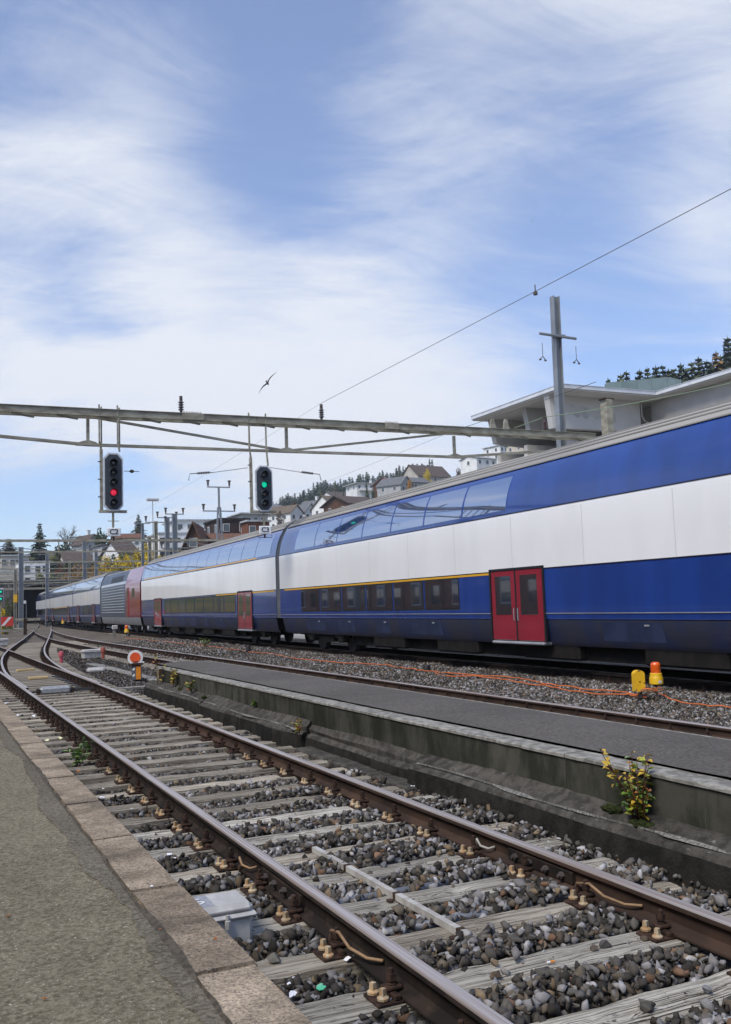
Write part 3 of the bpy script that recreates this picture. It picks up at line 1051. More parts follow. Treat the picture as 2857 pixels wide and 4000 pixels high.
kerbdark = lambda px, py: np.where(px < 1.85, 0.62, 1.0) * np.where(py > 9, 0.8, 1.0)   # stones are darker by the kerb, and again farther along
cl = lambda px, py: 0.012 * np.sin(px * 5 + py * 2.1) + 0.012 * np.sin(py * 3.3 - px * 2.0)
z_near = lambda px, py: -0.193 + cl(px, py) - 0.016 * np.clip((1.6 - px) / .5, 0, 1) + 0.020 * np.clip((px - 2.2) / 1.0, 0, 1) * (py < 9) - 0.025 * (py > 9)
scatter(1.08, 4.12, 2.2, 7.5, 0.043, keep_near, z_near, 0.0285, False, 3, kerbdark)
scatter(1.08, 4.12, 7.5, 14, 0.046, keep_near, z_near, 0.0285, False, 2, kerbdark)
scatter(1.08, 4.12, 14, 22, 0.062, keep_near, z_near, 0.032, True, 2, kerbdark)
x_t_arr = lambda py: 12.1 + 0.016 * py + 0.0001 * py * py


def keep_far(px, py):
    ok = np.abs(px - 8.2525) > 0.085
    ok &= px < x_t_arr(py) - 0.7525 - 0.07
    return ok


z_far = lambda px, py: -0.205 + cl(px, py) + 0.10 * np.clip((px - 8.7) / 1.6, 0, 1) + 0.03 * np.clip((px - 10) / 1.2, 0, 1)
scatter(7.6, 11.75, 6.5, 17, 0.047, keep_far, z_far, 0.0265, False, 1)
scatter(7.6, 11.75, 6.5, 17, 0.055, keep_far, z_far, 0.029, False, 1)
scatter(7.6, 12.2, 17, 32, 0.060, keep_far, z_far, 0.032, True, 2)
scatter(7.6, 12.6, 32, 52, 0.095, lambda a, b: (np.abs(a - 8.2525) > .085) & (a < x_t_arr(b) - .83), z_far, 0.045, True, 2)


def keep_mid(px, py):
    c = np.array([x_cross(float(y)) for y in py])
    cm = np.array([x_mid(float(y)) for y in py])
    ok = px > np.maximum(c, XN) + 1.40 - 0.6 * nr.rand(len(px)) ** 3
    ok &= ~((np.abs(px - cm) < 1.36) & (np.abs((py - 6 + 0.3) % 0.6 - 0.3) < 0.13)) & (np.abs(np.abs(px - cm) - .7525) > .085)
    ok &= px < 8.3
    return ok


brown = lambda px, py: np.where((px < 6.3), 0.62, 1.0)
scatter(3.6, 8.4, 20.6, 34, 0.066, keep_mid, lambda a, b: -0.215 + cl(a, b), 0.031, True, 2, brown)
scatter(3.6, 8.4, 34, 56, 0.10, keep_mid, lambda a, b: -0.215 + cl(a, b), 0.047, True, 1, brown)
# fines and chips between the stones and on the sleepers
keep_all = lambda px, py: (np.abs(px - XL_) > 0.09) & (np.abs(px - XR_) > 0.09)
scatter(1.10, 4.05, 2.2, 8.0, 0.11, keep_near, lambda a, b: z_near(a, b) + 0.03, 0.0075, True, 2)
ph_ = lambda py: np.abs((py - 3.847 + 0.296) % 0.592 - 0.296)
scatter(1.32, 4.03, 2.2, 7.5, 0.075, lambda a, b: (ph_(b) < 0.115) & keep_all(a, b) & (nr.rand(len(a)) < 0.35), lambda a, b: -0.163 + 0 * a, 0.0052, True, 1)
V = np.concatenate(CH_V).astype(np.float32)
F = np.concatenate(CH_F).astype(np.int32)
CC = np.concatenate(CH_C)
me = bpy.data.meshes.new('ballast_gravel')
me.vertices.add(len(V))
me.vertices.foreach_set('co', V.ravel())
me.loops.add(F.size)
me.loops.foreach_set('vertex_index', F.ravel())
me.polygons.add(len(F))
me.polygons.foreach_set('loop_start', np.arange(0, F.size, 3, dtype=np.int32))
me.polygons.foreach_set('loop_total', np.full(len(F), 3, dtype=np.int32))
ca = me.attributes.new('stone_col', 'FLOAT_COLOR', 'FACE')
ca.data.foreach_set('color', np.concatenate([CC, np.ones((len(CC), 1))], 1).astype(np.float32).ravel())
me.update(calc_edges=True)
me.materials.append(MT['stone'])
stuff(obj('ballast_gravel', me), 'grey and brown broken stone ballast filling the trackbed', 'gravel')
print('ballast tris', len(F))

# a few stones that lie loose on the sleepers
LS = ['round dark brown stone on the edge of the sleeper under the grey square bar end', 'small pointed tan stone standing on a sleeper beside a dark brown one', 'dark flat stone beside a brown one, right of the cigarette end', 'small brown stone beside a dark one, right of the cigarette end',
      'dark stone on the sleeper closest to the bottom edge, between the rails', 'pale bluish stone on the sleeper in the bottom corner', 'grey stone on a sleeper just right of the grey square bar', 'small tan stone on a sleeper above the grey square bar', 'pale tan block of stone beside the far rail joint', 'long brown stone on a sleeper at the far rail joint',
      'large greenish grey stone on a sleeper end beside the kerb', 'dark small stone on the sleeper below the far rail wire']
for k, (u, v, c, s) in enumerate([(1940, 3805, (0.13, 0.10, 0.075), 0.036), (1932, 3755, (0.20, 0.15, 0.10), 0.026), (2365, 3688, (0.10, 0.095, 0.09), 0.034), (2318, 3700, (0.15, 0.12, 0.095), 0.026), (2525, 3930, (0.09, 0.085, 0.075), 0.036),
                                  (2760, 3862, (0.26, 0.26, 0.28), 0.030), (1495, 3375, (0.22, 0.22, 0.225), 0.036), (1600, 3330, (0.20, 0.16, 0.11), 0.032), (1718, 3327, (0.24, 0.20, 0.13), 0.030), (1765, 3330, (0.15, 0.11, 0.07), 0.036),
                                  (1070, 3742, (0.16, 0.155, 0.13), 0.042), (2120, 3522, (0.11, 0.10, 0.09), 0.028)]):
    d = ray(u, v)
    p = CAM + d * ((-0.145 - CAM.z) / d.z)
    vs, fs = ROCKS[k % len(ROCKS)]
    q = MB()
    q.add([tuple(x * s) for x in vs], [tuple(f) for f in fs])
    o = q.build('loose_stone', pm('loose_stone_%d' % k, c, tuple(x * .7 for x in c), scale=30, rough=0.9, bump=0.5, bscale=90, bdist=0.003), loc=(p.x, p.y, p.z - 0.003), rz=rnd.uniform(0, 6))
    tag(o, LS[k], 'stone', 'loose stones on the sleepers')

# ------------------------------------------------------------------ the train
MT['t_blue'] = pm('t_blue', (0.011, 0.050, 0.26), (0.009, 0.040, 0.21), scale=1.1, detail=8, stretch=(1, 1.2, 0.25), rough=0.24, coat=1.0, spec=0.5, bump=0.03, bscale=1.3, bdist=0.01, big=(0.5, 0.12))
MT['t_white'] = pm('t_white', (0.88, 0.885, 0.88), (0.835, 0.84, 0.83), scale=1.0, detail=9, stretch=(1, 1.0, 0.35), rough=0.25, coat=0.6, bump=0.03, bscale=1.1, bdist=0.01)
MT['t_red'] = pm('t_red', (0.27, 0.017, 0.034), (0.24, 0.016, 0.03), scale=2, rough=0.25, coat=0.7)
MT['t_roof'] = pm('t_roof', (0.33, 0.32, 0.295), (0.26, 0.253, 0.236), scale=0.9, detail=8, stretch=(1, 0.3, 1), rough=0.7)
MT['t_glass'] = pm('t_glass', (0.020, 0.026, 0.034), rough=0.02, spec=1.0, ior=2.1, coat=1.0)
MT['t_glass_up'] = pm('t_glass_up', (0.035, 0.075, 0.20), rough=0.02, spec=1.0, ior=3.0, coat=1.0)
MT['t_seal'] = pm('t_seal', (0.012, 0.012, 0.014), rough=0.5)
MT['t_skirt'] = pm('t_skirt', (0.020, 0.035, 0.10), (0.035, 0.042, 0.07), scale=1.2, detail=7, rough=0.45, coat=0.2)
MT['t_under'] = pm('t_under', (0.012, 0.0115, 0.011), (0.02, 0.018, 0.016), scale=4, rough=0.8)
MT['t_yellow'] = pm('t_yellow', (0.75, 0.40, 0.02), rough=0.35)
MT['t_hatch'] = pm('t_hatch', (0.028, 0.042, 0.10), (0.018, 0.028, 0.07), scale=3, detail=8, rough=0.5)
MT['t_joint'] = pm('t_joint', (0.55, 0.56, 0.57), rough=0.5)
MT['t_grille'] = pm('t_grille', (0.10, 0.125, 0.165), (0.075, 0.095, 0.13), scale=2, rough=0.45, metal=0.3)
MT['t_grey'] = pm('t_grey', (0.30, 0.32, 0.34), (0.24, 0.255, 0.27), scale=2, rough=0.4)
MT['wheel'] = pm('wheel', (0.06, 0.05, 0.045), (0.035, 0.03, 0.027), scale=9, rough=0.6, metal=0.5)

# half section of the coach, from the rail up (x outwards, z)
SEC_SKIRT = [(1.20, 0.52), (1.27, 0.60), (1.36, 1.02)]
SEC_LOW = [(1.372, 1.03), (1.385, 1.12), (1.39, 1.22), (1.39, 2.02)]
SEC_WHITE = [(1.394, 2.03), (1.395, 2.6), (1.394, 3.14), (1.385, 3.20)]
SEC_UP = [(1.380, 3.21), (1.352, 3.42), (1.285, 3.68), (1.190, 3.92), (1.075, 4.12), (1.035, 4.17)]
SEC_ROOF = [(1.045, 4.175), (0.93, 4.29), (0.72, 4.43), (0.42, 4.545), (0.0, 4.60)]


def strip(sec, y0, y1, both=True, off=0.0, ends=False):
    """shell of one band of the section along the coach, both flanks"""
    q = MB()
    n_ = len(sec)
    for s in ((-1, 1) if both else (-1,)):
        vs = [(s * (x + off), y, z) for y in (y0, y1) for x, z in sec]
        q.add(vs, [(i, i + 1, n_ + i + 1, n_ + i) for i in range(n_ - 1)])
    return q


def sec_at(z, sec):
    zs = [p[1] for p in sec]
    xs_ = [p[0] for p in sec]
    return float(np.interp(z, zs, xs_))


def panel(y0, y1, z0, z1, sec, off, th, steps=4, side=-1):
    """a pane lying on the curved flank, off metres proud of it and th thick"""
    q = MB()
    zz = [z0 + (z1 - z0) * i / steps for i in range(steps + 1)]
    out = [(side * (sec_at(z, sec) + off), z) for z in zz]
    inn = [(side * (sec_at(z, sec) + off - th), z) for z in zz]
    q.prism([(x, z) for x, z in out] + [(x, z) for x, z in inn[::-1]], 'y', y0, y1)
    return q


WIN_CACHE = {}


def window(car, y, wdt, z0, z1, sec, upper, side=-1):
    key = (round(wdt, 3), z0, z1, upper, side)
    if key not in WIN_CACHE:
        f = panel(-wdt / 2 - 0.035, wdt / 2 + 0.035, z0 - 0.035, z1 + 0.035, sec, 0.004, 0.03, 4, side).mesh('window', MT['t_blue' if upper else 't_seal'])
        g = panel(-wdt / 2, wdt / 2, z0, z1, sec, 0.008, 0.03, 4, side).mesh('pane', MT['t_glass_up'] if upper else MT['t_glass'], 40)
        WIN_CACHE[key] = (f, g)
    f, g = WIN_CACHE[key]
    o = obj('window', f, car, (0, y, 0))
    obj('pane', g, o)


def bogie(car, y, simple=False):
    b = obj('bogie', None, car, (0, y, 0))
    q = MB()
    for s in (-1, 1):
        q.box((s * 1.02, 0, 0.52), (0.14, 3.3, 0.20))
        q.box((s * 1.02, 0, 0.40), (0.16, 1.1, 0.22))
        for yy_ in (-1.25, 1.25):
            q.rbox((s * 1.06, yy_, 0.46), (0.22, 0.34, 0.34), 0.03)
            q.tube([(s * 1.10, yy_ + .28, 0.42), (s * 1.10, yy_ + .28, 0.70)], 0.09, 8)
    q.box((0, 0, 0.62), (2.0, 0.5, 0.2))
    q.build('bogie_frame', MT['t_under'], b)
    for yy_ in (-1.25, 1.25):
        for s in (-1, 1):
            q = MB()
            q.lathe((s * 0.70, yy_, 0.435), [(0.12, -0.05 * s), (0.40, -0.05 * s), (0.455, -0.04 * s), (0.465, -0.068 * s), (0.435, 0.02 * s), (0.43, 0.07 * s), (0.36, 0.06 * s), (0.16, 0.04 * s), (0.15, 0.12 * s), (0.0, 0.12 * s)], 24, 'x')
            q.build('wheel', MT['wheel'], b, smooth=35)


def place(y0, y1):
    ym = (y0 + y1) / 2
    a = math.atan2(x_train(y1) - x_train(y0), y1 - y0)
    return ((x_train(y0) + x_train(y1)) / 2, ym, ZT), -a


def ends_cap(car, L_, mat):
    poly = [(x, z) for x, z in SEC_LOW[:1] + SEC_LOW[1:] + SEC_WHITE + SEC_UP + SEC_ROOF]
    poly = [(x - 0.01, z) for x, z in poly]
    full = [(-x, z) for x, z in poly] + [(x, z) for x, z in poly[::-1]][1:]
    for s in (-1, 1):
        q = MB()
        q.prism(full, 'y', s * (L_ / 2 - 0.02), s * (L_ / 2 - 0.06))
        q.build('end_wall', mat, car)
    for s in (-1, 1):
        q = MB()
        q.rbox((0, s * (L_ / 2 + 0.10), 2.2), (1.3, 0.34, 2.3), 0.05)
        q.build('gangway_bellows', MT['t_under'], car)


def coach(label, y0, y1, doors, yellow_up=False, yellow_low=None, group='double-deck coaches of the train', up_from=None, low_from=None):
    loc, rz = place(y0, y1)
    L_ = y1 - y0
    a, b = -L_ / 2, L_ / 2
    car = thing('double_deck_coach', label, 'train coach', loc, rz, group)
    strip(SEC_SKIRT, a + 0.15, b - 0.15).build('skirt', MT['t_skirt'], car, smooth=40)
    strip(SEC_LOW, a, b).build('lower_panel', MT['t_blue'], car, smooth=40)
    strip(SEC_WHITE, a, b).build('white_band', MT['t_white'], car, smooth=40)
    strip(SEC_UP, a, b).build('upper_panel', MT['t_blue'], car, smooth=40)
    strip(SEC_ROOF, a, b).build('roof', MT['t_roof'], car, smooth=40)
    # gutter rails and roof ribs that run the length of the coach
    for (x, z, w_) in ((1.055, 4.172, 0.035), (0.93, 4.300, 0.03), (0.80, 4.386, 0.03), (0.60, 4.486, 0.03)):
        for s in (-1, 1):
            q = MB(); q.beam((s * x, a, z), (s * x, b, z), w_, 0.022); q.build('roof_rib', MT['t_roof'], car)
    for (x, z, m_) in ((1.398, 2.025, 't_seal'), (1.392, 3.203, 't_seal'), (1.394, 1.145, 't_grey')):
        for s in (-1, 1):
            q = MB(); q.beam((s * x, a, z), (s * x, b, z), 0.012, 0.014); q.build('trim_strip', MT[m_], car)
    ends_cap(car, L_, MT['t_grey'])
    # equipment hatches in the skirt
    for k in range(9):
        yk = a + 3.2 + k * (L_ - 6.4) / 8
        wk = 0.9 + 0.35 * (k % 3)
        if min([abs(yk - (dd_ - (y0 + y1) / 2)) for dd_ in doors] + [9]) > 1.9:
            panel(yk - wk / 2, yk + wk / 2, 0.64, 0.98, SEC_SKIRT, 0.006, 0.02, 2).build('equipment_hatch', MT['t_hatch'], car)
            q = MB(); q.beam((-1.345, yk - wk * .3, 0.93), (-1.345, yk - wk * .3 + 0.12, 0.93), 0.02, 0.03); q.build('hatch_latch', MT['t_grey'], car)
    # vertical panel joints of the white band
    for yj in np.arange(a + 2.2, b - 1, 2.4):
        q = MB(); q.beam((-1.3955, yj, 2.05), (-1.3955, yj, 3.14), 0.012, 0.004, up=(1, 0, 0)); q.build('panel_joint', MT['t_joint'], car)
    dl = [d - (y0 + y1) / 2 for d in doors]
    # lower deck windows between the doors, upper deck windows along the whole coach
    wl = 1.62
    yv = a + 2.6
    while yv < b - 2.2:
        if all(abs(yv - d) > 0.98 + wl / 2 + 0.12 for d in dl) and (low_from is None or yv + (y0 + y1) / 2 > low_from):
            window(car, yv, wl, 1.27, 1.93, SEC_LOW, False)
        yv += wl + 0.14
    yv = a + 1.6
    while yv < b - 1.2:
        if up_from is None or yv + (y0 + y1) / 2 > up_from:
            window(car, yv, 1.80, 3.30, 4.02, SEC_UP, True)
        yv += 1.80 + 0.085
    for d in dl:
        for s in (-1, 1):
            yc = d + s * 0.475
            q = MB()
            q.rbox((-1.388, yc, 1.31), (0.06, 0.93, 1.44), 0.02)
            do = q.build('door', MT['t_red'], car)
            q = MB()
            q.rbox((-1.4185, yc, 1.52), (0.012, 0.60, 0.80), 0.004)
            q.build('door_window', MT['t_glass'], do)
            q = MB()
            q.tube([(-1.425, d + s * 0.07, 1.0), (-1.435, d + s * 0.07, 1.02), (-1.435, d + s * 0.07, 1.24), (-1.425, d + s * 0.07, 1.26)], 0.012, 6)
            q.build('handle', MT['t_grey'], do)
        q = MB()
        for (ya_, za_, yb_, zb_) in ((d - 0.985, 0.58, d - 0.985, 2.07), (d + 0.985, 0.58, d + 0.985, 2.07), (d - 1.01, 2.055, d + 1.01, 2.055), (d, 0.60, d, 2.03)):
            q.beam((-1.398, ya_, za_), (-1.398, yb_, zb_), 0.05, 0.045, up=(1, 0, 0))
        q.build('door_seal', MT['t_seal'], car)
        q = MB(); q.rbox((-1.34, d, 0.55), (0.22, 1.9, 0.06), 0.02); q.build('step', MT['t_grey'], car)
    if yellow_low:
        ya, yb = yellow_low[0] - (y0 + y1) / 2, yellow_low[1] - (y0 + y1) / 2
        panel(ya, yb, 1.965, 2.012, SEC_LOW, 0.006, 0.01, 1).build('first_class_stripe', MT['t_yellow'], car)
    if yellow_up:
        ya, yb = yellow_up[0] - (y0 + y1) / 2, yellow_up[1] - (y0 + y1) / 2
        panel(ya, yb, 3.235, 3.278, SEC_UP, 0.006, 0.01, 1).build('first_class_stripe', MT['t_yellow'], car)
    for s in (-1, 1):
        bogie(car, s * (L_ / 2 - 3.6))
    q = MB()
    q.box((0, 0, 0.80), (2.3, L_ - 1.2, 0.40))
    q.box((0, 0, 0.42), (2.0, L_ - 11.4, 0.36))  # closed dark box added to keep light from showing under the coach
    for k in range(4):
        q.rbox((-0.85, -L_ / 2 + 7.2 + k * (L_ - 14.4) / 3.3, 0.45), (0.7, 1.9, 0.42), 0.04)
        q.rbox((0.85, -L_ / 2 + 7.2 + k * (L_ - 14.4) / 3.3, 0.45), (0.7, 1.9, 0.42), 0.04)
    q.build('underframe', MT['t_under'], car)
    for s in (-1, 1):
        q = MB()
        for xx in (-0.87, 0.87):
            q.lathe((xx, s * (L_ / 2), 1.05), [(0.08, -0.1), (0.08, s * 0.22), (0.2, s * 0.22), (0.21, s * 0.26)], 10, 'y')
        q.build('buffers', MT['t_under'], car)
    return car


coach('blue and white double-deck coach filling the edge of the view, closest to the camera', 4.6, 31.3, [9.0, 16.3], yellow_low=(16.0, 30.8), up_from=16.5, low_from=16.5)
coach('blue and white double-deck coach next to the red and grey locomotive, with yellow stripes', 31.7, 57.6, [35.6, 52.6], yellow_up=(34.0, 56.5), yellow_low=(31.9, 40.0))
coach('double-deck coach coupled just beyond the locomotive', 75.4, 94.4, [79.4, 90.4])
coach('second double-deck coach beyond the locomotive, short of the tail coach', 94.8, 121.2, [98.7, 117.2], yellow_low=(97, 119))
coach('tail coach of the train standing closest to the tunnel mouth', 121.6, 148.0, [125.6, 144.0])


def loco(y0, y1):
    loc, rz = place(y0, y1)
    L_ = y1 - y0
    a, b = -L_ / 2, L_ / 2
    car = thing('locomotive', 'grey ribbed locomotive with a red cab end between the coaches', 'locomotive', loc, rz)
    FULL = [(1.36, 1.02), (1.385, 1.12), (1.39, 3.12), (1.36, 3.22), (1.22, 3.72), (1.08, 4.02), (1.0, 4.12)]
    strip(SEC_SKIRT, a + 0.2, b - 0.2).build('skirt', MT['t_grey'], car, smooth=40)
    strip(FULL, a + 5.4, b).build('side_wall', MT['t_grille'], car, smooth=40)
    strip([(x + 0.004, z) for x, z in FULL], a, a + 5.4).build('cab_panel', MT['t_red'], car, smooth=40)
    strip([(1.005, 4.125), (0.8, 4.22), (0.4, 4.30), (0.0, 4.32)], a, b).build('roof', MT['t_roof'], car, smooth=40)
    MT['t_rib'] = pm('t_rib', (0.55, 0.58, 0.60), rough=0.35, metal=0.4)
    for k in range(10):
        q = MB(); z = 1.35 + k * 0.19
        q.beam((-1.402, a + 5.9, z), (-1.402, b - 0.7, z), 0.03, 0.05); q.build('side_rib', MT['t_rib'], car)
    panel(a + 7.0, a + 12.4, 3.45, 3.85, FULL, 0.008, 0.03, 4).build('roof_grille', MT['t_seal'], car)
    panel(a + 5.5, b - 0.1, 3.22, 3.40, FULL, 0.010, 0.03, 3).build('cant_rail', MT['t_rib'], car)
    q = MB(); q.rbox((-1.39, a + 4.5, 2.0), (0.05, 0.75, 1.9), 0.02); do = q.build('door', MT['t_red'], car)
    q = MB(); q.rbox((-1.417, a + 4.5, 2.5), (0.01, 0.5, 0.6), 0.003); q.build('door_window', MT['t_glass'], do)
    q = MB(); q.rbox((-1.395, a + 2.4, 2.55), (0.02, 0.9, 0.6), 0.005); q.build('cab_window', MT['t_glass'], car)
    poly = FULL + [(0.8, 4.2), (0.4, 4.28), (0.0, 4.3)]
    poly = [(x - 0.012, z) for x, z in poly]
    full = [(-x, z) for x, z in poly] + [(x, z) for x, z in poly[::-1]][1:]
    for s, m_ in ((-1, 't_red'), (1, 't_grey')):
        q = MB(); q.prism(full, 'y', s * (L_ / 2 - 0.02), s * (L_ / 2 - 0.06)); q.build('end_wall', MT[m_], car)
    q = MB(); q.box((0, 0, 0.82), (2.3, L_ - 1.0, 0.36)); q.build('underframe', MT['t_under'], car)
    for s in (-1, 1):
        bogie(car, s * (L_ / 2 - 3.6))


loco(58.0, 75.0)

# ------------------------------------------------------------------ the signal gantry across the tracks
GY = 30.0
g = thing('signal_gantry', 'long weathered steel truss gantry across the tracks, carrying two light signals', 'gantry', (0, GY, 0))
q = MB()
ZT0, ZT1 = 7.55, 7.80
q.ibeam((-6, -0.22, 7.64), (24.2, -0.22, 7.79), 0.10, 0.24, 0.018)
q.build('top_chord', MT['steel_old'], g)
q = MB(); q.ibeam((-6, 0.22, 7.64), (24.2, 0.22, 7.79), 0.10, 0.24, 0.018); q.build('top_chord', MT['steel_old'], g)
for k in range(23):
    x = -5.4 + k * 1.3
    q = MB(); q.beam((x, -0.22, 7.53 + 0.005 * x), (x + 0.65, 0.22, 7.53 + 0.005 * x), 0.06, 0.06); q.build('lacing_bar', MT['steel_old'], g)


def zb(x):
    return 6.70 + 0.004 * x


for (p, r_) in (((-6, 7.35), (4.63, 6.70)), ((4.63, 6.70), (11.2, 6.73)), ((11.2, 6.73), (17.8, 6.77)), ((17.8, 6.77), (24.2, 7.35))):
    q = MB(); q.beam((p[0], 0, p[1]), (r_[0], 0, r_[1]), 0.12, 0.085); q.build('bottom_chord', MT['steel_old'], g)
for x in (4.63, 11.2, 17.8):
    q = MB(); q.beam((x, 0, zb(x) + 0.03), (x, 0, 7.55), 0.09, 0.09); q.build('vertical_post', MT['steel_old'], g)
    q = MB(); q.prism([(x - 0.36, zb(x) - 0.05), (x + 0.36, zb(x) - 0.05), (x + 0.24, zb(x) + 0.06), (x + 0.07, zb(x) + 0.11), (x - 0.07, zb(x) + 0.11), (x - 0.24, zb(x) + 0.06)], 'y', -0.075, 0.075)
    q.build('gusset_plate', MT['steel_old'], g)
for (p, r_) in (((4.75, 7.58), (11.1, 6.76)), ((11.3, 6.77), (17.7, 7.66))):
    q = MB(); q.beam((p[0], 0, p[1]), (r_[0], 0, r_[1]), 0.09, 0.07); q.build('diagonal', MT['steel_old'], g)
for (x, wd) in ((7.9, 0.7), (15.1, 0.55)):      # bolted splice plates on the chord
    q = MB()
    z = 7.67 + 0.005 * x
    q.box((x, -0.30, z), (wd, 0.03, 0.21))
    for k in range(int(wd / 0.09)):
        for dz in (-0.13, 0.13):
            q.lathe((x - wd / 2 + 0.06 + k * 0.09, -0.25, z + dz), [(0.025, -0.035), (0.025, 0.035)], 6)
    q.build('splice_plate', MT['steel_old'], g)
for x, zz in ((-5.6, -0.3), (23.9, -0.3)):
    q = MB(); q.ibeam((x, -0.22, zz), (x, -0.22, 7.6), 0.24, 0.24, 0.02); q.ibeam((x, 0.22, zz), (x, 0.22, 7.6), 0.24, 0.24, 0.02); q.build('leg', MT['galv'], g)

MT['porcelain'] = pm('porcelain', (0.055, 0.05, 0.05), (0.09, 0.08, 0.075), scale=9, rough=0.3, coat=0.5)
MT['porcelain_brown'] = pm('porcelain_brown', (0.07, 0.028, 0.022), rough=0.25, coat=0.6)


def insulator(label, x, y, z, h=0.60, mat='porcelain', r=0.10):
    t_ = thing('insulator', label, 'insulator', (x, y, z), 0, 'post insulators on the gantry')
    q = MB(); q.lathe((0, 0, 0), [(0.10, 0), (0.10, 0.02), (0.045, 0.03), (0.045, 0.12), (0.055, 0.13)], 12); q.build('foot', MT['dark_steel'], t_)
    q = MB()
    pr = [(0.05, 0.10)]
    n_ = 4
    for k in range(n_):
        z0 = 0.13 + k * (h - 0.28) / n_
        d_ = (h - 0.28) / n_
        pr += [(0.05, z0), (r, z0 + d_ * 0.25), (r * 0.96, z0 + d_ * 0.36), (0.055, z0 + d_ * 0.7)]
    pr += [(0.045, h - 0.14)]
    q.lathe((0, 0, 0), pr, 14)
    q.build('sheds', MT[mat], t_, smooth=40)
    q = MB(); q.lathe((0, 0, 0), [(0.055, h - 0.14), (0.055, h - 0.05), (0.03, h - 0.04), (0.06, h - 0.02), (0.05, h)], 12); q.build('cap', MT['dark_steel'], t_)
    return t_


insulator('dark ribbed post insulator on the gantry, above and between the two signals', 7.58, GY, 7.82)
insulator('dark ribbed post insulator on the gantry right of the green signal', 12.52, GY, 7.84)
insulator('brown ribbed insulator on the gantry in front of the concrete building', 21.92, GY, 7.88, 0.62, 'porcelain_brown')
for x in (19.55, 20.15):
    q = MB(); q.prism([(-0.16, 0), (0.14, 0), (0.05, 0.28), (0.02, 0.45), (-0.08, 0.45), (-0.13, 0.28)], 'y', -0.04, 0.04)
    tag(q.build('pointed_bracket', MT['steel_old'], loc=(x, GY, 7.86)), 'pale pointed bracket standing on the gantry beside the brown insulator', 'bracket', 'pointed brackets on the gantry')

# ------------------------------------------------------------------ light signals hanging from the gantry
MT['sig_board'] = pm('sig_board', (0.030, 0.038, 0.050), (0.042, 0.052, 0.066), scale=3, detail=7, rough=0.55)
MT['sig_rim'] = pm('sig_rim', (0.62, 0.64, 0.66), (0.5, 0.52, 0.54), scale=6, rough=0.5)
MT['lens'] = pm('lens', (0.035, 0.030, 0.028), rough=0.12, coat=1.0)
MT['lens_red'] = pm('lens_red', (0.5, 0.01, 0.03), rough=0.2, emit=((1.0, 0.03, 0.09), 0.55), coat=1.0)
MT['lens_green'] = pm('lens_green', (0.0, 0.3, 0.18), rough=0.2, emit=((0.0, 0.62, 0.36), 0.75), coat=1.0)
MT['enamel'] = pm('enamel', (0.80, 0.81, 0.81), (0.72, 0.73, 0.73), scale=5, rough=0.4, c3=(0.25, 0.16, 0.10), scale3=5, ramp3=(0.72, 0.8))
MT['ink'] = pm('ink', (0.02, 0.02, 0.022), rough=0.5)


def octo(x0, x1, z0, z1, c):
    return [(x0 + c, z0), (x1 - c, z0), (x1, z0 + c * 1.15), (x1, z1 - c * 1.15), (x1 - c, z1), (x0 + c, z1), (x0, z1 - c * 1.15), (x0, z0 + c * 1.15)]


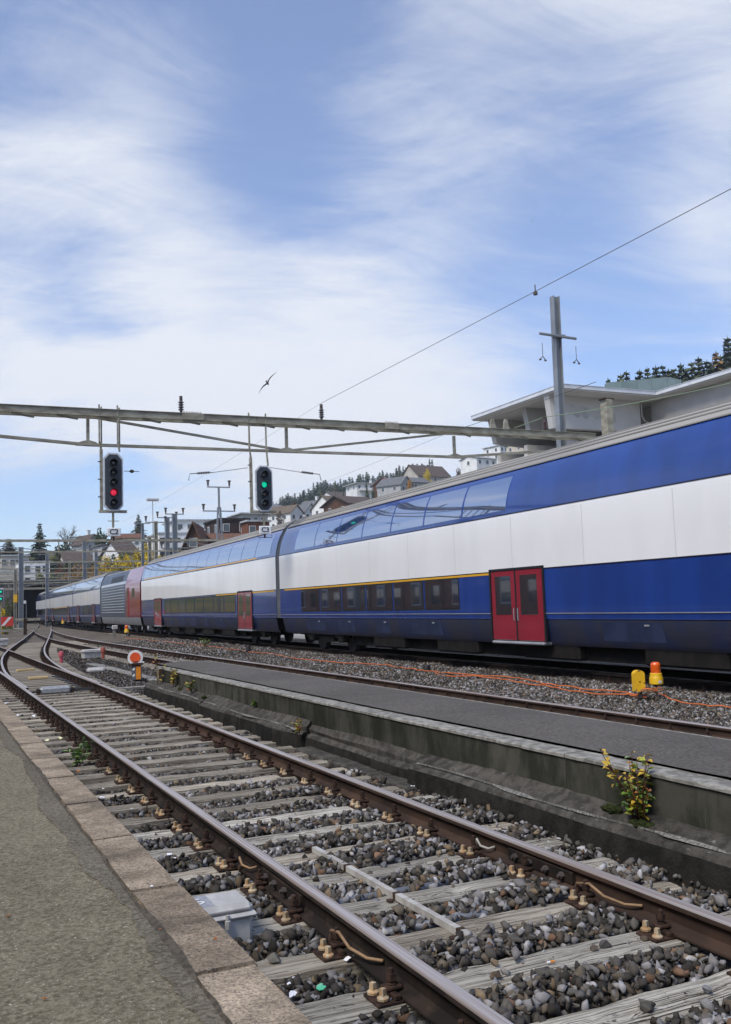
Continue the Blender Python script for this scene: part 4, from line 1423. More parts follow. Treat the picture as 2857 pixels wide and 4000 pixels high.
def signal(label, x, z0, z1, lamps, lit, litmat, plate, side_x, hang, pz):
    s = thing('light_signal', label, 'signal', (x, GY - 0.30, 0), 0.0, 'light signals under the gantry')
    wdt = 0.30
    q = MB(); q.prism(octo(-wdt, wdt, z0, z1, 0.15), 'y', -0.02, 0.02); q.build('white_rim', MT['sig_rim'], s)
    q = MB(); q.prism(octo(-wdt + 0.045, wdt - 0.045, z0 + 0.05, z1 - 0.05, 0.135), 'y', -0.034, -0.021); q.build('background_board', MT['sig_board'], s)
    q = MB(); q.rbox((0, 0.17, (z0 + z1) / 2), (0.36, 0.30, z1 - z0 - 0.25), 0.03); q.build('lamp_housing', MT['sig_board'], s)
    for k, lz in enumerate(lamps):
        q = MB()
        n_ = 18
        vs, fs = [], []
        for j in range(n_ + 1):       # hood: longer at the top than at the bottom
            t = 2 * math.pi * j / n_
            ln = 0.075 + 0.085 * (0.5 + 0.5 * math.sin(t))
            for rr_ in (0.128, 0.118):
                vs += [(rr_ * math.cos(t), -0.035, lz + rr_ * math.sin(t)), (rr_ * math.cos(t), -0.035 - ln, lz + rr_ * math.sin(t))]
        for j in range(n_):
            b = j * 4
            fs += [(b, b + 1, b + 5, b + 4), (b + 2, b + 6, b + 7, b + 3), (b + 1, b + 3, b + 7, b + 5)]
        q.add(vs, fs)
        hood = q.build('lamp_hood', MT['sig_board'], s, smooth=40)
        q = MB()
        q.lathe((0, -0.036, lz), [(0.0, -0.035), (0.05, -0.03), (0.085, -0.012), (0.095, 0.0)], 16, 'y')
        q.build('lens', MT[litmat] if k == lit else MT['lens'], hood, smooth=True)
    # hanger posts, foot brackets and climbing pegs
    for hx, hz in hang:
        q = MB()
        q.beam((hx - 0.06, 0.08, zb(x) + 0.05), (hx - 0.06, 0.08, 7.95), 0.045, 0.045)
        q.beam((hx + 0.06, 0.42, zb(x) + 0.05), (hx + 0.06, 0.42, 7.95), 0.045, 0.045)
        q.beam((hx - 0.06, 0.08, zb(x) + 0.05), (hx, 0.10, hz + 0.1), 0.045, 0.045)
        q.beam((hx + 0.06, 0.42, zb(x) + 0.05), (hx, 0.14, hz + 0.1), 0.045, 0.045)
        q.build('hanger', MT['steel_old'], s)
    q = MB(); q.beam((side_x, 0.12, z0 - 0.02), (side_x, 0.12, hang[0][1] + 0.15), 0.07, 0.09); q.build('post', MT['steel_old'], s)
    q = MB(); q.beam((-0.42, 0.10, z0 + 0.0), (0.42, 0.10, z0 + 0.0), 0.14, 0.08); q.build('foot_bracket', MT['steel_old'], s)
    for k in range(3):
        q = MB(); zz = z0 + 0.45 + k * 0.55
        q.beam((side_x - 0.11, 0.10, zz), (side_x, 0.10, zz), 0.03, 0.03); q.build('climbing_peg', MT['dark_steel'], s)
    q = MB(); q.beam((0, 0.08, pz + 0.1), (0, 0.08, z0), 0.06, 0.06); q.beam((-0.17, 0.06, z0 - 0.30), (0.17, 0.06, z0 - 0.30), 0.03, 0.02); q.build('plate_stem', MT['steel_old'], s)
    q = MB(); q.rbox((0, -0.02, pz), (0.42, 0.05, 0.27), 0.03); pt_ = q.build('number_plate', MT['enamel'], s)
    text(plate, 0.225, MT['ink'], pt_, (0, -0.049, pz + 0.002), (math.pi / 2, 0, 0))
    q = MB(); q.tube([(-0.24, 0.03, pz - 0.15), (-0.24, -0.02, pz - 0.24), (0.24, -0.02, pz - 0.24), (0.24, 0.03, pz - 0.15)], 0.012, 6); q.beam((0, 0.03, pz - 0.26), (0, 0.03, pz - 0.12), 0.05, 0.05)
    q.build('plate_bracket', MT['rust_light'], s)
    return s


signal('five-lamp signal with its red lamp lit, above a plate marked C2', 5.34, 4.60, 6.42, [6.10, 5.80, 5.49, 5.18, 4.86], 3, 'lens_red', 'C2', -0.34, [(-0.34, 6.4), (0.22, 6.4)], 3.95)
signal('four-lamp signal with its green lamp lit, above a plate marked C3', 10.25, 4.64, 6.17, [5.86, 5.53, 5.21, 4.90], 1, 'lens_green', 'C3', -0.40, [(-0.39, 6.3), (0.20, 6.1)], 4.02)

# ------------------------------------------------------------------ mast beside the building, wires, birds
m1 = thing('catenary_mast', 'tall grey steel mast with a crossarm standing before the concrete building', 'mast', (23.30, GY + 0.9, 0))
q = MB(); q.ibeam((0, 0, -0.5), (0.10, 0, 13.75), 0.28, 0.30, 0.03, up=(1, 0, 0)); q.build('pole', MT['galv'], m1)
q = MB(); q.tube([(-0.85, -0.15, 12.08), (0.95, -0.15, 12.02)], 0.06, 8); q.box((0.10, -0.12, 12.05), (0.5, 0.28, 0.1)); q.build('crossarm', MT['galv'], m1)
for x in (-0.75, 0.92):
    q = MB(); q.tube([(x, -0.15, 11.7), (x, -0.15, 11.15)], 0.012, 5); q.tube([(x - 0.13, -0.15, 11.02), (x, -0.15, 11.15), (x + 0.12, -0.15, 11.0)], 0.02, 5)
    q.lathe((x - 0.13, -0.15, 10.98), [(0.05, 0), (0.05, 0.05)], 8); q.lathe((x + 0.12, -0.15, 10.96), [(0.05, 0), (0.05, 0.05)], 8)
    q.build('hanging_clamp', MT['dark_steel'], m1)
m2 = thing('steel_post', 'short rusty steel post rising behind the train roof by the building', 'post', (25.0, GY, 0))
q = MB(); q.beam((0, 0, -0.5), (0, 0, 9.35), 0.40, 0.30); q.build('column', MT['steel_old'], m2)
q = MB(); q.box((0, 0, 9.37), (0.5, 0.4, 0.04)); q.build('cap_plate', MT['rust_light'], m2)


def sag(p, q_, s_, n_=16):
    p, q_ = Vector(p), Vector(q_)
    return [p.lerp(q_, i / n_) - Vector((0, 0, s_ * 4 * (i / n_) * (1 - i / n_))) for i in range(n_ + 1)]


def wire(label, p, q_, s_=0.1, r=0.012, mat='wire'):
    mb_ = MB(); mb_.tube(sag(p, q_, s_), r, 5)
    return tag(mb_.build('overhead_wire', MT[mat], smooth=True), label, 'wire', 'overhead wires')


MT['wire_green'] = pm('wire_green', (0.20, 0.27, 0.17), rough=0.6)
wire('long dark overhead wire crossing the blue sky from the gantry insulator', (12.55, -14, 8.35), (12.52, 30, 8.48), 0.03, 0.0075)
wire('thin wire running on from the gantry insulator into the distance', (12.52, 30, 8.48), (13.3, 70, 8.0), 0.1, 0.004)
wire('dark wire rising past the mast in front of the concrete building', (18.0, 22.0, 7.79), (18.0, 30.2, 7.82), 0.02, 0.010)
wire('dark wire leading from the gantry down behind the train', (18.0, 30.2, 7.82), (18.6, 70, 7.3), 0.1, 0.005)
wire('pale green wire from the brown insulator across the concrete building', (21.92, 30, 8.48), tuple(at(3000, 1462, 22.0)), 0.12, 0.016, 'wire_green')
wire('pale green wire from the brown insulator down to the gantry', tuple(at(2010, 1672, 30.6)), (21.92, 30, 8.48), 0.0, 0.014, 'wire_green')
for (u0, v0, u1, v1, lab) in ((1055, 1826, 1170, 1844, 'span wire with a rod insulator to the right of the green signal'), (970, 1827, 830, 1846, 'span wire with a rod insulator between the two signals')):
    p, e = at(u0, v0, 30.2), at(u1, v1, 30.2)
    t_ = thing('span_wire', lab, 'wire', tuple(p), 0, 'span wires at the signals')
    d = e - p
    q = MB(); q.tube([(0, 0, 0), tuple(d)], 0.010, 5); q.build('strand', MT['wire'], t_)
    s_ = 1 if d.x > 0 else -1
    q = MB()
    for k in range(7):
        q.lathe((d.x + s_ * (0.12 + 0.06 * k), d.y, d.z - 0.006 * k), [(0.028, -0.02), (0.05, 0), (0.028, 0.02)], 8, 'x')
    q.tube([tuple(d), (d.x + s_ * 0.75, d.y, d.z - 0.06), (d.x + s_ * 0.80, d.y, d.z - 0.28)], 0.014, 5)
    q.build('rod_insulator', MT['dark_steel'], t_)
p = at(515, 1841, 30.2)
q = MB()
q.lathe((0, 0, 0), [(0.010, -0.24), (0.010, -0.08), (0.05, -0.03), (0.06, 0.02), (0.03, 0.07), (0.010, 0.08), (0.010, 0.24)], 8, 'x')
tag(q.build('strain_insulator', MT['dark_steel'], loc=tuple(p)), 'small dark strain insulator hanging in the air right of the red signal', 'insulator')
q = MB(); q.tube([(-2.5, 0, 0.0), (2.5, 0, 0.05)], 0.004, 4)
p = at(2090, 1146, 17.2)
hi = thing('hanging_insulator', 'small dark insulator sitting on the long wire against the sky', 'insulator', (12.5, 17.2, 8.36))
q = MB(); q.lathe((0, 0, 0), [(0.05, -0.04), (0.05, 0.02), (0.025, 0.05), (0.012, 0.06), (0.012, 0.20)], 8); q.build('body', MT['dark_steel'], hi)


def bird(label, u, v, Y, span, roll, head, name='flying_bird'):
    b_ = MB()
    # body, tail and two bent wings with thickness, as one surface
    prof = [(-0.42, 0.012), (-0.30, 0.06), (-0.1, 0.10), (0.12, 0.09), (0.28, 0.055), (0.38, 0.05), (0.46, 0.01)]
    b_.lathe((0, 0, 0), [(r, x) for x, r in prof], 8, 'x')
    b_.add([(-0.34, -0.03, 0.01), (-0.34, 0.03, 0.01), (-0.62, 0.11, 0.02), (-0.66, 0.0, 0.02), (-0.62, -0.11, 0.02), (-0.34, -0.03, -0.01), (-0.34, 0.03, -0.01), (-0.62, 0.11, 0.01), (-0.66, 0, 0.01), (-0.62, -0.11, 0.01)],
           [(0, 1, 2, 3, 4), (9, 8, 7, 6, 5), (0, 4, 9, 5), (1, 6, 7, 2)])
    for s in (-1, 1):
        pts = [(0.16, 0.05, 0.03), (0.26, 0.42, 0.20), (0.10, 0.85, 0.13), (-0.22, 1.25, -0.06), (-0.12, 0.80, 0.10), (-0.06, 0.42, 0.17), (-0.16, 0.05, 0.03)]
        vs = [(x, s * y, z) for x, y, z in pts] + [(x, s * y, z - 0.022) for x, y, z in pts]
        b_.add(vs, [(0, 1, 5, 6), (1, 2, 4, 5), (2, 3, 4), (7, 13, 12, 8), (8, 12, 11, 9), (9, 11, 10), (0, 7, 8, 1), (1, 8, 9, 2), (2, 9, 10, 3), (3, 10, 11, 4), (4, 11, 12, 5), (5, 12, 13, 6)])
    o = b_.build(name, MT['bird'], smooth=50)
    o.location = at(u, v, Y)
    o.scale = (span / 2.5,) * 3
    o.rotation_euler = (roll, 0.1, head)
    return tag(o, label, 'bird')


MT['bird'] = pm('bird', (0.16, 0.15, 0.145), (0.09, 0.085, 0.08), scale=3, rough=0.8)
bird('dark gull flying with bent wings above the gantry', 1046, 1497, 42, 1.35, math.radians(-50), math.radians(60))
bird('tiny dark bird high in the blue sky left of the long wire', 2081, 862, 90, 0.7, math.radians(-70), math.radians(60))

# ------------------------------------------------------------------ masts and gantries farther down the line


def mast(label, u, v_top, Y, wd=0.26, arms=(), kind='h', mat='galv', lamp=False, base=None):
    p = at(u, v_top, Y)
    zb_ = max(-0.5, H(p.x, p.y) - 0.2) if base is None else base
    h = p.z - zb_
    t_ = thing('line_mast', label, 'mast', (p.x, p.y, zb_), 0, 'masts along the line')
    q = MB()
    if kind == 'h':
        q.ibeam((0, 0, 0), (0, 0, h), wd, wd, 0.03)
    elif kind == 'pole':
        q.tube([(0, 0, 0), (0, 0, h)], [wd / 2, wd / 3], 8)
    else:                                      # A-frame lattice
        hh = h * 0.86
        for s in (-1, 1):
            q.beam((s * 0.55, 0, 0), (s * 0.10, 0, hh), 0.12, 0.12)
        for k in range(7):
            z0, z1 = hh * k / 7, hh * (k + 1) / 7
            f0, f1 = 0.55 - 0.45 * k / 7, 0.55 - 0.45 * (k + 1) / 7
            sg = 1 if k % 2 else -1
            q.beam((-sg * f0, 0, z0), (sg * f1, 0, z1), 0.05, 0.05)
        q.beam((0, 0, hh - 0.2), (0, 0, h), 0.14, 0.14)
    q.build('pole', MT[mat], t_)
    for (dz, half, ins) in arms:
        q = MB(); q.beam((-half, 0, h - dz), (half, 0, h - dz), 0.09, 0.09); a_ = q.build('crossarm', MT[mat], t_)
        if ins:
            for s in (-1, 1):
                q = MB(); q.lathe((s * (half - 0.06), 0, h - dz + 0.04), [(0.05, 0), (0.05, 0.1), (0.11, 0.16), (0.07, 0.22), (0.11, 0.3), (0.07, 0.36), (0.15, 0.46), (0.15, 0.52)], 8)
                q.build('insulator_cup', MT['porcelain'], a_)
    if lamp:
        q = MB(); q.rbox((0, 0, h + 0.12), (1.15, 0.5, 0.24), 0.04); q.build('lamp_box', MT['grey_box'], t_)
    return t_


mast('tall lattice mast with two crossarms and insulator cups left of the green signal', 855, 1903, 74, arms=((0.0, 0.95, True), (1.95, 1.35, True)), kind='a')
mast('pale pole carrying a flat lamp box above the rooftops', 597, 1957, 92, 0.10, kind='pole', lamp=True)
mast('grey mast with one crossarm and two cups before the white apartment house', 682, 2006, 84, 0.42, arms=((0.05, 0.85, True), (3.1, 1.25, True)))
mast('grey mast with a crossarm just left of the apartment house', 653, 2020, 88, 0.40, arms=((0.05, 0.95, True),))
mast('brown rusty mast with crossarm below the lamp box', 609, 2036, 86, 0.30, arms=((0.1, 0.95, True),), mat='steel_old')
mast('grey mast with a short bar in front of the pine tree', 557, 2045, 96, 0.26, arms=((0.0, 0.8, False),))
mast('rusty mast rising out of the yellow bushes', 585, 2094, 80, 0.26, arms=((0.1, 0.5, False),), mat='steel_old')
mast('tall pale mast in front of the dark roofed house', 331, 2110, 112, 0.42, arms=((0.9, 1.0, False),))
mast('pale mast right of the tall pale mast', 376, 2148, 118, 0.34)
mast('thin brown mast above the tail of the train', 273, 2190, 130, 0.26, mat='steel_old')
mast('grey mast left of the tunnel mouth beside the white house', 185, 2165, 128, 0.40, arms=((0.0, 1.1, False),))
mast('grey steel mast on a concrete foot at the edge of the trackbed', 83, 2137, 100, 0.44)
mast('yellow banded concrete mast near the tunnel mouth', 61, 2222, 118, 0.34, mat='steel_old')
q = MB(); p = at(61, 2338, 118); q.box((0, 0, 0), (0.40, 0.40, 0.9)); MT['yellow_paint'] = pm('yellow_paint', (0.80, 0.46, 0.02), (0.66, 0.36, 0.02), scale=6, rough=0.5)
tag(q.build('yellow_band', MT['yellow_paint'], loc=tuple(p)), 'yellow warning band around the concrete mast', 'sign')
p = at(86, 2452, 100)
q = MB(); q.rbox((0, 0, 0.15), (1.3, 1.2, 0.7), 0.05); tag(q.build('mast_footing', MT['concrete_light'], loc=(p.x, p.y, -0.35)), 'pale concrete block at the foot of the grey steel mast', 'footing')


def far_gantry(label, Y, v_top, v_bot, x0, x1, ndiv, legs):
    zt, zbt = at(150, v_top, Y).z, at(150, v_bot, Y).z
    t_ = thing('line_gantry', label, 'gantry', (0, Y, 0), 0, 'gantries farther down the line')
    q = MB(); q.beam((x0, 0, zt), (x1, 0, zt), 0.14, 0.16); q.build('top_chord', MT['steel_old'], t_)
    if v_bot != v_top:
        q = MB(); q.beam((x0, 0, zbt), (x1, 0, zbt), 0.12, 0.10); q.build('bottom_chord', MT['steel_old'], t_)
        for k in range(ndiv + 1):
            x = x0 + (x1 - x0) * k / ndiv
            q = MB(); q.beam((x, 0, zbt), (x, 0, zt), 0.07, 0.07); q.build('vertical_post', MT['steel_old'], t_)
            if k < ndiv:
                xb = x0 + (x1 - x0) * (k + 1) / ndiv
                q = MB(); q.beam((x, 0, zt if k % 2 else zbt), (xb, 0, zbt if k % 2 else zt), 0.06, 0.05); q.build('diagonal', MT['galv'], t_)
    for x in legs:
        q = MB(); q.ibeam((x, 0, -0.6), (x, 0, zt), 0.3, 0.3, 0.03); q.build('leg', MT['galv'], t_)


far_gantry('steel truss gantry directly beyond the two signals', 66, 2112, 2156, -6, 22.5, 4, (-5.8, 22.3))
far_gantry('slim truss gantry second down the line, below the dark roofs', 104, 2197, 2222, -4, 27, 5, (-3.8, 26.8))
far_gantry('slim gantry third down the line, before the white house', 126, 2240, 2256, -2, 28, 6, (-1.8, 27.8))
far_gantry('slim gantry fourth down the line, short of the tunnel', 146, 2277, 2296, 2, 30, 6, (2.2, 29.8))
far_gantry('slim gantry closest to the tunnel mouth', 162, 2300, 2300, 4, 31, 6, (4.2, 30.8))
for k, (x, z, r_) in enumerate(((2.7, 6.2, .016), (7.5, 6.2, .016), (12.9, 6.2, .016), (5.0, 6.9, .016), (15.5, 7.0, .016))):
    wire('dark overhead wire strung between the farther gantries', (x, 66, z - 0.4), (x + 4.5, 162, z + 0.1), 0.3, r_)

# ------------------------------------------------------------------ concrete building behind the train
MT['fair_concrete'] = pm('fair_concrete', (0.47, 0.455, 0.425), (0.41, 0.395, 0.37), scale=0.7, detail=8, rough=0.85, world=True)
MT['soffit'] = pm('soffit', (0.58, 0.56, 0.52), (0.52, 0.50, 0.465), scale=0.5, detail=8, rough=0.85, world=True)
MT['beam_stain'] = pm('beam_stain', (0.54, 0.53, 0.505), (0.48, 0.47, 0.445), scale=0.6, rough=0.85, world=True)
MT['fascia'] = pm('fascia', (0.66, 0.68, 0.70), (0.58, 0.60, 0.62), scale=2, rough=0.4)
MT['glass_dark'] = pm('glass_dark', (0.02, 0.025, 0.03), rough=0.05, spec=0.8)
B = thing('concrete_building', 'concrete building with a wide flat cantilevered roof rising behind the train', 'building', (30.4, 40, 0))
q = MB()
RZ0, RZ1 = 12.36, 12.62
Lp = [(0, 9.0), (0, 0), (6.45, 0), (6.45, -26), (34, -26), (34, 9.0)]
q.prism([(x + 0.05, y + (0.05 if y == 0 else 0)) for x, y in Lp], 'z', RZ0, RZ1 - 0.02)
q.build('roof_slab', MT['soffit'], B)
for a, b in (((0, 9.0), (0, 0)), ((0, 0), (6.45, 0)), ((6.45, 0), (6.45, -26))):
    d = Vector((b[0] - a[0], b[1] - a[1], 0)).normalized() * 0.05
    q = MB(); q.beam((a[0] - d.x * 0, a[1] - d.y * 0, RZ1 - 0.09), (b[0], b[1], RZ1 - 0.09), 0.10, 0.20); q.beam((a[0], a[1], RZ1 + 0.022), (b[0], b[1], RZ1 + 0.022), 0.16, 0.02)
    q.build('fascia_strip', MT['fascia'], B)
# face beam across the end, cantilever brackets, wall of the nearer wing
q = MB(); q.prism([(0.35, 10.55), (0.0 + 0.18, 11.9), (0.10, RZ0 - 0.002), (6.4, RZ0 - 0.002), (6.4, 10.6)], 'y', 1.3, 1.75); q.build('face_beam', MT['beam_stain'], B)
MT['damp'] = pm('damp', (0.34, 0.335, 0.32), (0.46, 0.45, 0.43), scale=1.1, detail=9, rough=0.9, world=True)
q = MB()
r_ = random.Random(5)
topl = [(0.75 + 0.2 * k, 12.0 - 0.028 * k + r_.uniform(-.09, .09)) for k in range(20)]
botl = [(0.85 + 0.2 * k, 11.45 - 0.025 * k + r_.uniform(-.12, .12)) for k in range(20)]
q.prism(topl + botl[::-1], 'y', 1.292, 1.299)
q.build('damp_patch', MT['damp'], B)
for y in (4.6, 8.2):
    q = MB(); q.prism([(0.9, RZ0 - 0.002), (1.2, 10.9), (8, 10.4), (8, RZ0 - 0.002)], 'y', y, y + 0.42); q.build('cantilever_bracket', MT['fair_concrete'], B)
q = MB(); q.box((8.4, 5.2, 5.9), (0.3, 7.0, 12.9)); q.build('rear_wall', MT['soffit'], B)
q = MB(); q.box((4.6, 5.2, 9.4), (7.2, 7.0, 0.4)); q.build('deck_slab', MT['soffit'], B)
q = MB(); q.box((4.6, 8.6, 4.6), (7.2, 0.3, 9.1)); q.build('end_wall', MT['soffit'], B)
for y in (1.9, 5.2, 8.0):
    q = MB(); q.box((1.8, y, 4.6), (0.45, 0.45, 9.18)); q.build('column', MT['fair_concrete'], B)
    q = MB(); q.beam((1.2, y, 9.95), (8.2, y, 9.95), 0.35, 0.65); q.build('deck_beam', MT['fair_concrete'], B)
q = MB(); q.box((7.3 + 12, -11.8, 11.45), (24, 26.4, 1.80)); q.build('upper_wall', MT['fair_concrete'], B)
q = MB(); q.box((7.45 + 12, -11.8, 9.9), (24, 26.2, 1.28)); q.build('window_band', MT['glass_dark'], B)
q = MB(); q.box((7.3 + 12, -11.8, 4.3), (24, 26.4, 9.9)); q.build('lower_wall', MT['fair_concrete'], B)
q = MB(); q.tube([(6.42, 1.2, 12.3), (6.42, 1.2, 11.5), (6.55, 1.15, 11.2), (7.24, 1.0, 10.9)], 0.035, 6); q.build('downpipe', MT['grey_box'], B)
MT['tarp'] = pm('tarp', (0.20, 0.265, 0.26), (0.165, 0.22, 0.215), scale=0.8, detail=6, rough=0.7, bump=0.5, bscale=3, bdist=0.05)
sh = thing('roof_tent', 'grey green fabric screen standing on the flat roof', 'screen', (0, 0, 0))
us = [(2368, 1494), (2430, 1490), (2490, 1484), (2545, 1479), (2606, 1473), (2662, 1484)]
for (ua, va), (ub, vb) in zip(us, us[1:]):
    a_, b_ = at(ua, va, 45.0), at(ub, vb, 45.0)
    q = MB(); q.prism([(a_.x, 12.64), (b_.x - 0.03, 12.64), (b_.x - 0.03, b_.z), (a_.x, a_.z)], 'y', 44.98, 45.02); q.build('fabric_panel', MT['tarp'], sh)
rl = thing('roof_railing', 'thin white handrail along the edge of the flat roof', 'railing', (37.6, 30, 12.63))
q = MB(); q.tube([(0, -16, 0.75), (0, 4.2, 0.75), (0.4, 5.2, 0.28)], 0.045, 6); q.build('handrail', MT['fascia'], rl)
for k in range(8):
    q = MB(); q.tube([(0, 3.8 - k * 2.5, 0), (0, 3.8 - k * 2.5, 0.74)], 0.035, 6); q.build('post', MT['fascia'], rl)
cn = thing('platform_canopy', 'long pale metal canopy roof just above the train roof', 'canopy', (17.2, 0, 0))
q = MB(); q.prism([(0, 5.58), (5.5, 5.9), (5.5, 6.05), (0, 5.74)], 'y', 28.6, 44); q.build('roof_sheet', MT['grey_box'], cn)
q = MB(); q.beam((-0.05, 28.5, 5.66), (-0.05, 44, 5.66), 0.08, 0.28); q.build('gutter', MT['fascia'], cn)
for k in range(4):
    q = MB(); q.beam((2.6, 30 + k * 4.4, -0.3), (2.6, 30 + k * 4.4, 5.7), 0.2, 0.2); q.build('column', MT['galv'], cn)

# ------------------------------------------------------------------ station building on this side of the tracks, mirrored in the train
MT['plaster'] = pm('plaster', (0.46, 0.42, 0.34), (0.40, 0.36, 0.29), scale=1.2, detail=8, rough=0.85)
MT['door_brown'] = pm('door_brown', (0.30, 0.105, 0.045), (0.20, 0.07, 0.03), scale=3, rough=0.55)
sbd = thing('station_building', 'long pale station building with brown doors, mirrored in the side of the train', 'building', (-9.0, 44, 0.3))
q = MB(); q.box((-4, 0, 5.7), (8, 108, 4.8)); q.build('wall', MT['plaster'], sbd)
q = MB(); q.box((-4, 0, 1.65), (7.9, 107.9, 3.3)); q.build('timber_wall', MT['door_brown'], sbd)
q = MB(); q.prism([(-8.8, 8.1), (0.9, 8.1), (-4, 10.8)], 'y', -54.8, 54.8); q.build('roof', MT['rust_light'], sbd)
for k in range(33):
    y = -52 + k * 3.2
    if k % 2:
        q = MB(); q.box((0.02, y, 1.25), (0.12, 1.9, 2.5)); dd = q.build('door', MT['door_brown'], sbd)
        q = MB(); q.box((0.09, y, 1.6), (0.02, 1.3, 1.3)); q.build('pane', MT['t_glass'], dd)
    else:
        q = MB(); q.box((0.02, y, 1.7), (0.10, 1.5, 1.7)); dd = q.build('window', MT['fascia'], sbd)
        q = MB(); q.box((0.08, y, 1.7), (0.02, 1.25, 1.45)); q.build('pane', MT['t_glass'], dd)
    q = MB(); q.box((0.02, y, 5.6), (0.10, 1.3, 1.8)); dd = q.build('window', MT['fascia'], sbd)
    q = MB(); q.box((0.08, y, 5.6), (0.02, 1.05, 1.55)); q.build('pane', MT['t_glass'], dd)

# ------------------------------------------------------------------ small things beside the tracks
MT['beacon_yellow'] = pm('beacon_yellow', (0.74, 0.47, 0.012), (0.66, 0.40, 0.012), scale=8, rough=0.45, c3=(0.16, 0.09, 0.05), scale3=9, ramp3=(0.70, 0.76))
MT['chipped'] = pm('chipped', (0.80, 0.47, 0.01), (0.76, 0.43, 0.01), scale=8, rough=0.5, c3=(0.11, 0.065, 0.05), scale3=14, ramp3=(0.64, 0.68))
MT['amber'] = pm('amber', (0.80, 0.13, 0.006), (0.62, 0.08, 0.004), scale=9, stretch=(1, 1, 6), rough=0.18, coat=0.6, spec=0.6)
MT['bulb'] = pm('bulb', (0.85, 0.28, 0.03), rough=0.3)


def beacon(label, x, y, z, sc=1.0):
    t_ = thing('warning_beacon', label, 'warning light', (x, y, z), 0, 'amber warning beacons beside the main track')
    q = MB(); q.tube([(0, 0, 0), (0, 0, 0.19 * sc)], 0.018 * sc, 8); q.box((0, 0, 0.165 * sc), (0.09 * sc, 0.06 * sc, 0.02 * sc)); q.build('stake', MT['dark_steel'], t_)
    q = MB(); q.lathe((0, 0, 0), [(k[0] * sc, k[1] * sc) for k in [(0.085, 0.18), (0.102, 0.185), (0.100, 0.27), (0.094, 0.285), (0.090, 0.292), (0.088, 0.335), (0.078, 0.345)]], 24); bb = q.build('base', MT['beacon_yellow'], t_, smooth=35)
    q = MB(); q.box((-0.02 * sc, -0.1005 * sc, 0.22 * sc), (0.06 * sc, 0.006, 0.034 * sc)); q.build('sticker', MT['white_paint'], bb)
    pr = [(0.072, 0.345)]
    for k in range(7):
        pr += [(0.076, 0.352 + k * 0.018), (0.072, 0.361 + k * 0.018)]
    pr += [(0.068, 0.485), (0.055, 0.502), (0.03, 0.510), (0.0, 0.512)]
    q = MB(); q.lathe((0, 0, 0), [(a * sc, b * sc) for a, b in pr], 24); dm = q.build('lens_dome', MT['amber'], t_, smooth=50)
    return t_


beacon('yellow warning beacon with amber dome beside the chipped yellow box', 10.43, 11.72, -0.08, 1.05)
beacon('yellow warning beacon with amber dome beside the grey capped post', 10.95, 57.0, -0.02, 1.35)
beacon('small amber beacon far down the line near the turnout', 13.7, 106, 0.0, 1.9)
yb = thing('cable_box', 'chipped yellow metal box on a stake next to the amber beacon', 'cable box', (10.10, 11.75, -0.08), math.radians(-18))
q = MB()
arc = [(-0.085, 0.10), (0.085, 0.10), (0.085, 0.36)] + [(0.085 * math.cos(t), 0.36 + 0.065 * math.sin(t)) for t in np.linspace(0.15, math.pi - 0.15, 8)] + [(-0.085, 0.36)]
q.prism(arc, 'y', -0.055, 0.055); q.build('housing', MT['chipped'], yb)
q = MB(); q.box((0, -0.058, 0.25), (0.02, 0.006, 0.02)); q.build('lock', MT['black'], yb)
q = MB(); q.beam((0.02, 0, 0), (0.02, 0, 0.1), 0.05, 0.05); q.build('stake', MT['dark_steel'], yb)


def cable(label, pts, r=0.010, mat='cable_orange', seed=1, wob=0.03):
    r_ = random.Random(seed)
    P_ = []
    for a, b in zip(pts, pts[1:]):
        a, b = Vector(a), Vector(b)
        n_ = max(2, int((b - a).length / 0.22))
        for i in range(n_):
            p_ = a.lerp(b, i / n_)
            P_.append(p_ + Vector((r_.uniform(-wob, wob), 0, r_.uniform(-.012, .016))))
    P_.append(Vector(pts[-1]))
    q_ = MB(); q_.tube(P_, r, 5)
    return tag(q_.build('orange_cable', MT[mat], smooth=True), label, 'cable', 'orange cables on the ballast')


def zfar(x):
    return -0.205 + 0.10 * min(1, max(0, (x - 8.7) / 1.6)) + 0.03 * min(1, max(0, (x - 10) / 1.2)) + 0.045


def onb(u, v):
    z = -0.06
    for _ in range(4):
        d = ray(u, v)
        p_ = CAM + d * ((z - CAM.z) / d.z)
        z = zfar(p_.x)
    return p_


c1 = [onb(*p_) for p_ in [(2530, 2715), (2480, 2712), (2420, 2700), (2310, 2695), (2200, 2680), (2080, 2662), (1985, 2642), (1900, 2640), (1830, 2635), (1760, 2632), (1700, 2625), (1600, 2612), (1480, 2594), (1330, 2590), (1270, 2582), (1150, 2572), (1060, 2552), (990, 2548), (930, 2540), (860, 2530), (760, 2518), (690, 2511), (600, 2502), (540, 2496), (490, 2492)]]
cable('long orange cable lying on the ballast between the tracks, back to the far beacon', c1, 0.012, seed=3)
c2 = [onb(*p_) for p_ in [(2530, 2722), (2470, 2716), (2440, 2712), (2290, 2708), (2200, 2694), (2130, 2678), (2040, 2668), (1940, 2650), (1860, 2640), (1770, 2642), (1710, 2634), (1700, 2627)]]
cable('shorter orange cable running beside the long one at the near end', c2, 0.012, seed=4)
c3 = [onb(*p_) for p_ in [(2552, 2705), (2600, 2722), (2640, 2738), (2700, 2748), (2780, 2756), (2860, 2763), (2950, 2774)]]
cable('reddish orange cable leading from the beacon to the edge of the view', c3, 0.011, 'cable_orange', 5, 0.012)
r_ = random.Random(9)
